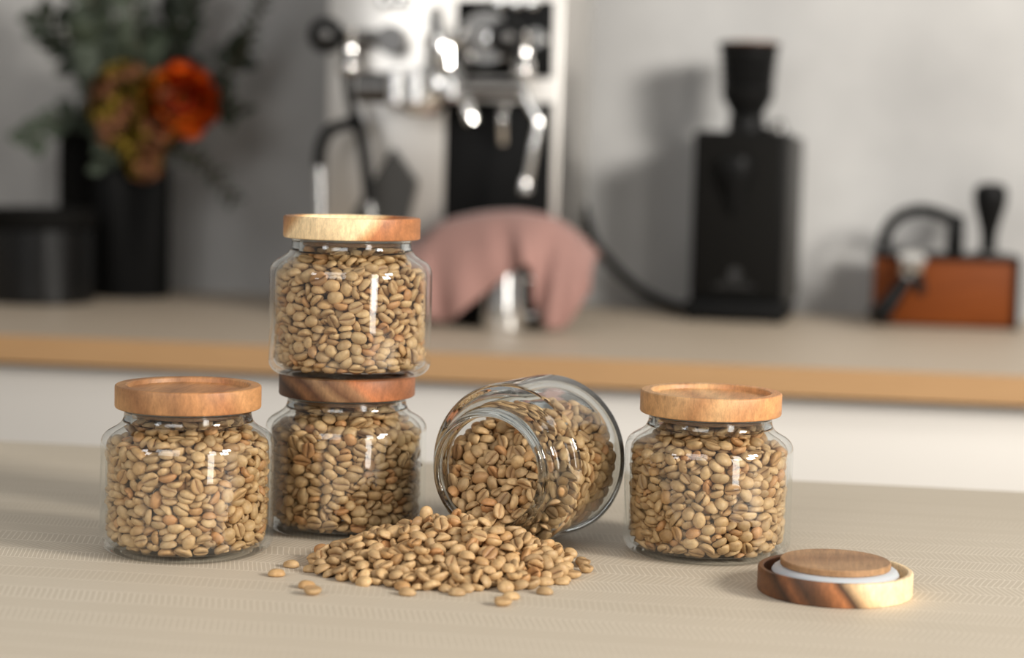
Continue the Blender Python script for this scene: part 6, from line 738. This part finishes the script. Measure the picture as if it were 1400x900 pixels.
# ------------------------------------------------------------------ tamping station, portafilter, tamper
t = NT('cherry_wood'); c_ = t.coord(scale=(1, 6, 8)); n_ = t.noise(c_, 14, 4, 0.6)
M_STATION = t.pbr(t.mix(n_, lin(96, 46, 18), lin(130, 68, 26)), 0.55, Specular_IOR_Level=0.12)
ts_ = empty('tamping_station', (0.173, 2.94, 0), label='orange-brown wooden tamping station box with dark edges on the worktop at the right', cat='box')
boxo('box', M_STATION, ts_, -.100, .098, -.055, .055, .004, .098, .002)
boxo('top_plate', M_BLACK, ts_, -.104, .106, -.060, .058, .098, .105, .0015)
boxo('side_plate', M_BLACKM, ts_, .098, .106, -.060, .058, 0, .098, .0015)
boxo('foot_strip', M_BLACKM, ts_, -.100, .098, -.050, .050, 0, .004)
h1 = empty('portafilter', (0.19, 2.93, 0.105), label='black handled portafilter arching over the left half of the tamping station', cat='portafilter')
tubeo('handle', M_BLACK, h1, [(-.104, 0, .002), (-.102, 0, .028), (-.085, 0, .052), (-.055, 0, .063), (-.025, 0, .058), (-.004, 0, .048), (.002, 0, .040)], lambda q: .0088, n=14)
boxo('head', M_BLACK, h1, -.014, .010, -.016, .016, .0, .058, .005)
pf2 = empty('portafilter', (0.12, 2.855, 0), label='chrome portafilter leaning on the tamping station with its black handle down to the left', cat='portafilter')
latheo('basket', M_CHROME, pf2, [(0, -.018), (.014, -.018), (.019, -.006), (.020, .016), (.017, .018), (0, .014)], 36, M=Matrix.Translation((.005, -.008, .088)) @ Matrix.Rotation(0.5, 4, 'X'))
tubeo('neck', M_CHROME, pf2, [(.004, -.014, .082), (-.006, -.026, .066)], .0075, smooth=False)
tubeo('handle', M_BLACK, pf2, [(-.004, -.024, .070), (-.018, -.034, .050), (-.034, -.044, .028), (-.042, -.050, .017)], lambda q: .0105+.008*q*q, n=16)
tubeo('spout', M_BLACK, pf2, [(.012, -.018, .075), (.016, -.022, .060), (.014, -.022, .050)], .008, n=12)
tm_ = empty('tamper', (0.236, 2.93, 0.105), label='black tamper with a bulb handle standing at the right of the tamping station', cat='tamper')
latheo('handle', M_BLACK, tm_, [(0, .004), (.012, .004), (.011, .018), (.0125, .034), (.018, .055), (.0235, .075), (.0245, .090), (.022, .100), (.014, .105), (0, .106)], 40)
latheo('base', M_DSTEEL, tm_, cyl_prof(.020, 0, .005), 40)

# ------------------------------------------------------------------ left: canister, vases, flowers
cn = empty('canister', (-1.150, 2.745, 0), label='glossy black lidded canister at the left end of the worktop', cat='canister')
latheo('body', M_CANB, cn, [(0, 0), (.076, 0), (.080, .004), (.080, .108), (.077, .112), (0, .112)], 64)
latheo('lid', M_BLACKM, cn, [(0, .1122), (.082, .1122), (.084, .116), (.084, .134), (.080, .139), (0, .139)], 64)
def ribbed(r, z0, z1, n=44):
    bm = bmesh.new(); prof = [(0, 0, 0), (r*.98, 0, 0), (r, .004, 1), (r, z1-.003, 1), (r-.004, z1, 0), (r-.008, z1, 0), (r-.009, z1-.12, 0), (0, z1-.12, 0)]
    N = n*4; rings = []
    for rr, z, rib in prof:
        if rr == 0: rings.append([bm.verts.new((0, 0, z))]); continue
        rings.append([bm.verts.new(((rr+(.0016*math.cos(2*PI*k/4) if rib else 0))*math.cos(2*PI*k/N), (rr+(.0016*math.cos(2*PI*k/4) if rib else 0))*math.sin(2*PI*k/N), z)) for k in range(N)])
    for A, B in zip(rings, rings[1:]):
        for k in range(N):
            q = []
            for v in (A[k % len(A)], A[(k+1) % len(A)], B[(k+1) % len(B)], B[k % len(B)]):
                if v not in q: q.append(v)
            bm.faces.new(q)
    return bm
tag(fin(ribbed(.058, 0, .205), 'vase', M_BLACK, None, 0.8, loc=(-1.068, 2.905, 0)), 'black ribbed cylinder vase in front, holding the orange flower', 'vase')
tag(fin(ribbed(.052, 0, .262), 'vase', M_BLACKM, None, 0.8, loc=(-1.158, 2.975, 0)), 'taller dark vase behind the black ribbed one, near the wall', 'vase')
def leafmesh(name, w, l, mat, curl=0.15):
    bm = bmesh.new(); n = 6; rows = []
    for i in range(n+1):
        s = i/n; ww = w*math.sin(PI*min(1, s*.94+.05))**.8; z = -curl*l*s*s
        rows.append([bm.verts.new((a*ww, s*l, z+abs(a)*w*.35)) for a in (-1, 0, 1)])
    for A, B in zip(rows, rows[1:]):
        for k in range(2): bm.faces.new((A[k], A[k+1], B[k+1], B[k]))
    bmesh.ops.recalc_face_normals(bm, faces=bm.faces); bmesh.ops.solidify(bm, geom=list(bm.faces), thickness=.0005)
    me = bpy.data.meshes.new(name); bm.to_mesh(me); bm.free(); me.materials.append(mat)
    for p in me.polygons: p.use_smooth = True
    return me
M_LEAF = simple('leaf_dark', lin(38, 47, 31), 0.5, nscale=40, var=.3)
M_LEAF2 = simple('leaf_grey_green', lin(62, 71, 56), 0.55, nscale=40, var=.25)
M_STEM = simple('stem_brown', lin(70, 60, 40), 0.7)
LM = [leafmesh('leaf', .012, .040, M_LEAF), leafmesh('leaf', .017, .040, M_LEAF2), leafmesh('leaf', .006, .032, M_LEAF)]
VS = Vector((-1.07, 2.905, .19))
def branch(pts, kind, count, ls, label, r=.0022, s0=.25, spread=1.0):
    root = empty('leafy_branch', pts[0], label=label, cat='branch', group='foliage in the vases')
    P0 = Vector(pts[0]); P = [Vector(p)-P0 for p in pts]; tubeo('stem', M_STEM, root, P, r, n=6, m=5)
    K = cat(P, 10)
    for i in range(count):
        s = s0+(1-s0)*(i/(count-1)); f = s*(len(K)-1); k = min(int(f), len(K)-2); p = K[k].lerp(K[k+1], f-k); d = (K[k+1]-K[k]).normalized()
        sd = -1 if i % 2 else 1; side = d.cross(Vector((0, -1, .1))).normalized()*sd
        dr = (d*.55+side*spread+Vector((rng.uniform(-.3, .3), rng.uniform(-.7, .2), rng.uniform(-.3, .3)))).normalized()
        nrm = Vector((rng.uniform(-.5, .5), -1, rng.uniform(-.2, .9))); xa = dr.cross(nrm).normalized(); za = xa.cross(dr)
        M = Matrix((xa, dr, za)).transposed().to_4x4(); M.translation = p
        q = ls*rng.uniform(.8, 1.25)*(1-.35*s)
        o = link('leaf', LM[kind], None, root); o.matrix_local = M @ Matrix.Diagonal((q, q, q, 1))
br = [((-1.10, 2.93, .30), (-1.15, 2.90, .38), (-1.20, 2.87, .43), 0, 16, 1.5, 'dark broad-leaved branch reaching up to the far left of the bouquet'),
 ((-1.13, 2.95, .26), (-1.17, 2.90, .28), (-1.215, 2.86, .235), 1, 13, 1.2, 'grey-green branch drooping to the left below the bouquet'),
 ((-1.08, 2.90, .28), (-1.10, 2.86, .37), (-1.11, 2.83, .48), 1, 20, 1.5, 'grey-green branch rising left of the middle of the bouquet'),
 ((-1.05, 2.90, .28), (-1.04, 2.86, .38), (-1.05, 2.83, .50), 1, 20, 1.5, 'grey-green branch rising at the middle of the bouquet'),
 ((-1.06, 2.93, .28), (-1.00, 2.93, .40), (-.97, 2.93, .50), 0, 20, 1.5, 'dark branch rising behind the orange flower'),
 ((-1.02, 2.92, .28), (-.93, 2.93, .36), (-.89, 2.92, .38), 0, 14, 1.4, 'dark leafy branch right of the orange flower'),
 ((-1.04, 2.90, .24), (-.93, 2.88, .30), (-.885, 2.87, .285), 0, 12, 1.1, 'short dark branch below right of the orange flower'),
 ((-1.03, 2.90, .22), (-.90, 2.90, .36), (-.850, 2.88, .47), 2, 34, 1.0, 'thin feathery branch rising to the right edge of the bouquet'),
 ((-1.02, 2.88, .22), (-.95, 2.86, .22), (-.882, 2.85, .155), 2, 26, .9, 'thin feathery branch hanging down to the right of the vase'),
 ((-1.12, 2.96, .27), (-1.13, 2.93, .36), (-1.16, 2.90, .50), 0, 18, 1.5, 'dark branch rising from the taller vase'),
 ((-1.10, 2.94, .27), (-1.02, 2.96, .40), (-1.01, 2.96, .52), 0, 18, 1.6, 'dark branch at the back of the bouquet against the wall'),
 ((-1.12, 2.92, .24), (-1.09, 2.86, .25), (-1.085, 2.835, .20), 1, 9, 1.0, 'short grey-green sprig drooping over the rim of the ribbed vase')]
for a, b, c2, kd, cnt, ls, lab in br:
    branch([(VS.x+(a[0]-VS.x)*.2, 2.905, .12) if a[0] > -1.115 else (-1.158, 2.975, .20), a, b, c2], kd, cnt, ls, lab, spread=.8 if kd == 2 else 1.0)
def petalmesh(name, w, l, mat, cup=.35):
    bm = bmesh.new(); n = 6; rows = []
    for i in range(n+1):
        s = i/n; ww = w*(math.sin(PI*(s*.80+.12))**.7)
        rows.append([bm.verts.new((a*ww, s*l, cup*l*s*s+abs(a)**2*w*.5)) for a in (-1, -.5, 0, .5, 1)])
    for A, B in zip(rows, rows[1:]):
        for k in range(4): bm.faces.new((A[k], A[k+1], B[k+1], B[k]))
    bmesh.ops.solidify(bm, geom=list(bm.faces), thickness=.0006)
    me = bpy.data.meshes.new(name); bm.to_mesh(me); bm.free(); me.materials.append(mat)
    for p in me.polygons: p.use_smooth = True
    return me
M_OR = simple('orange_petal', (0.90, 0.20, 0.014), 0.5, nscale=30, var=.15); M_RED = simple('red_petal', (0.62, 0.05, 0.008), 0.5, nscale=30, var=.15)
PO = petalmesh('petal', .028, .062, M_OR, .30); PR = petalmesh('petal', .026, .052, M_RED, .35)
def flower(loc, ax, sc_, label, rings, centre, cat_='flower', group=None):
    root = empty('flower', loc, label=label, cat=cat_, group=group)
    a = Vector(ax).normalized(); R = a.to_track_quat('Z', 'Y').to_matrix().to_4x4()
    tubeo('stem', M_STEM, root, [(0, 0, 0), tuple(-a*.03+Vector((-.01, .02, -.04))), tuple(Vector((-1.068, 2.905, .15))-Vector(loc))], .003, n=6)
    for me, cnt, tilt, off in rings:
        for i in range(cnt):
            an = 2*PI*(i+off)/cnt
            M = R @ Matrix.Rotation(an, 4, 'Z') @ Matrix.Rotation(math.radians(tilt+rng.uniform(-6, 6)), 4, 'X') @ Matrix.Diagonal((sc_, sc_, sc_, 1))
            o = link('petal', me, None, root); o.matrix_local = M
    latheo('centre', centre, root, [(0, 0), (.012, 0), (.014, .008), (.008, .016), (0, .018)], 24, M=R)
flower((-.975, 2.86, .300), (.42, -1, .15), 1.0, 'large bright orange and red bloom at the right side of the bouquet', [(PO, 9, 8, 0), (PO, 8, 30, .5), (PR, 7, 52, 0)], M_RED)
M_YB = simple('yellow_floret', lin(150, 124, 34), 0.6, nscale=60, var=.3); M_TAN = simple('tan_floret', lin(176, 122, 84), 0.6, nscale=60, var=.25)
PY = petalmesh('petal', .0085, .014, M_YB, .2); PT = petalmesh('petal', .0085, .014, M_TAN, .2)
def cluster(loc, rx, rz_, n, label):
    root = empty('flower_cluster', loc, label=label, cat='flower', group='dried flower heads in the bouquet')
    tubeo('stem', M_STEM, root, [(0, .01, 0), (0, .03, -.05), tuple(Vector((-1.068, 2.905, .15))-Vector(loc))], .003, n=6)
    for i in range(n):
        y = 1-2*(i+.5)/n; ph = i*2.39996; r_ = math.sqrt(1-y*y); d = Vector((r_*math.cos(ph), r_*math.sin(ph), y))
        if d.y > .45: continue
        p = Vector((d.x*rx, d.y*rx*.7, d.z*rz_))*rng.uniform(.8, 1.05)
        fl = bpy.data.objects.new('floret', FLOR[0] if math.sin(d.x*3+d.z*2.5+i*.2) > -.1 else FLOR[1]); C.objects.link(fl); fl.parent = root
        M = d.to_track_quat('Z', 'Y').to_matrix().to_4x4() @ Matrix.Rotation(i, 4, 'Z'); M.translation = p; fl.matrix_local = M
def floretmesh(me0, mat):
    bm = bmesh.new()
    for k in range(4):
        b2 = bmesh.new(); b2.from_mesh(me0); bmesh.ops.transform(b2, matrix=Matrix.Rotation(k*PI/2, 4, 'Z') @ Matrix.Rotation(.35, 4, 'X'), verts=b2.verts)
        tmp = bpy.data.meshes.new('tmp'); b2.to_mesh(tmp); b2.free(); bm.from_mesh(tmp); bpy.data.meshes.remove(tmp)
    me = bpy.data.meshes.new('floret'); bm.to_mesh(me); bm.free(); me.materials.append(mat)
    for p in me.polygons: p.use_smooth = True
    return me
FLOR = [floretmesh(PY, M_YB), floretmesh(PT, M_TAN)]
cluster((-1.058, 2.85, .292), .048, .062, 90, 'round yellow-brown dried flower head left of the orange bloom')
cluster((-1.028, 2.845, .218), .022, .030, 34, 'small tan dried flower head hanging over the rim of the ribbed vase')
cluster((-1.000, 2.835, .285), .030, .050, 40, 'tan and yellow dried flower head overlapping the left of the orange bloom')
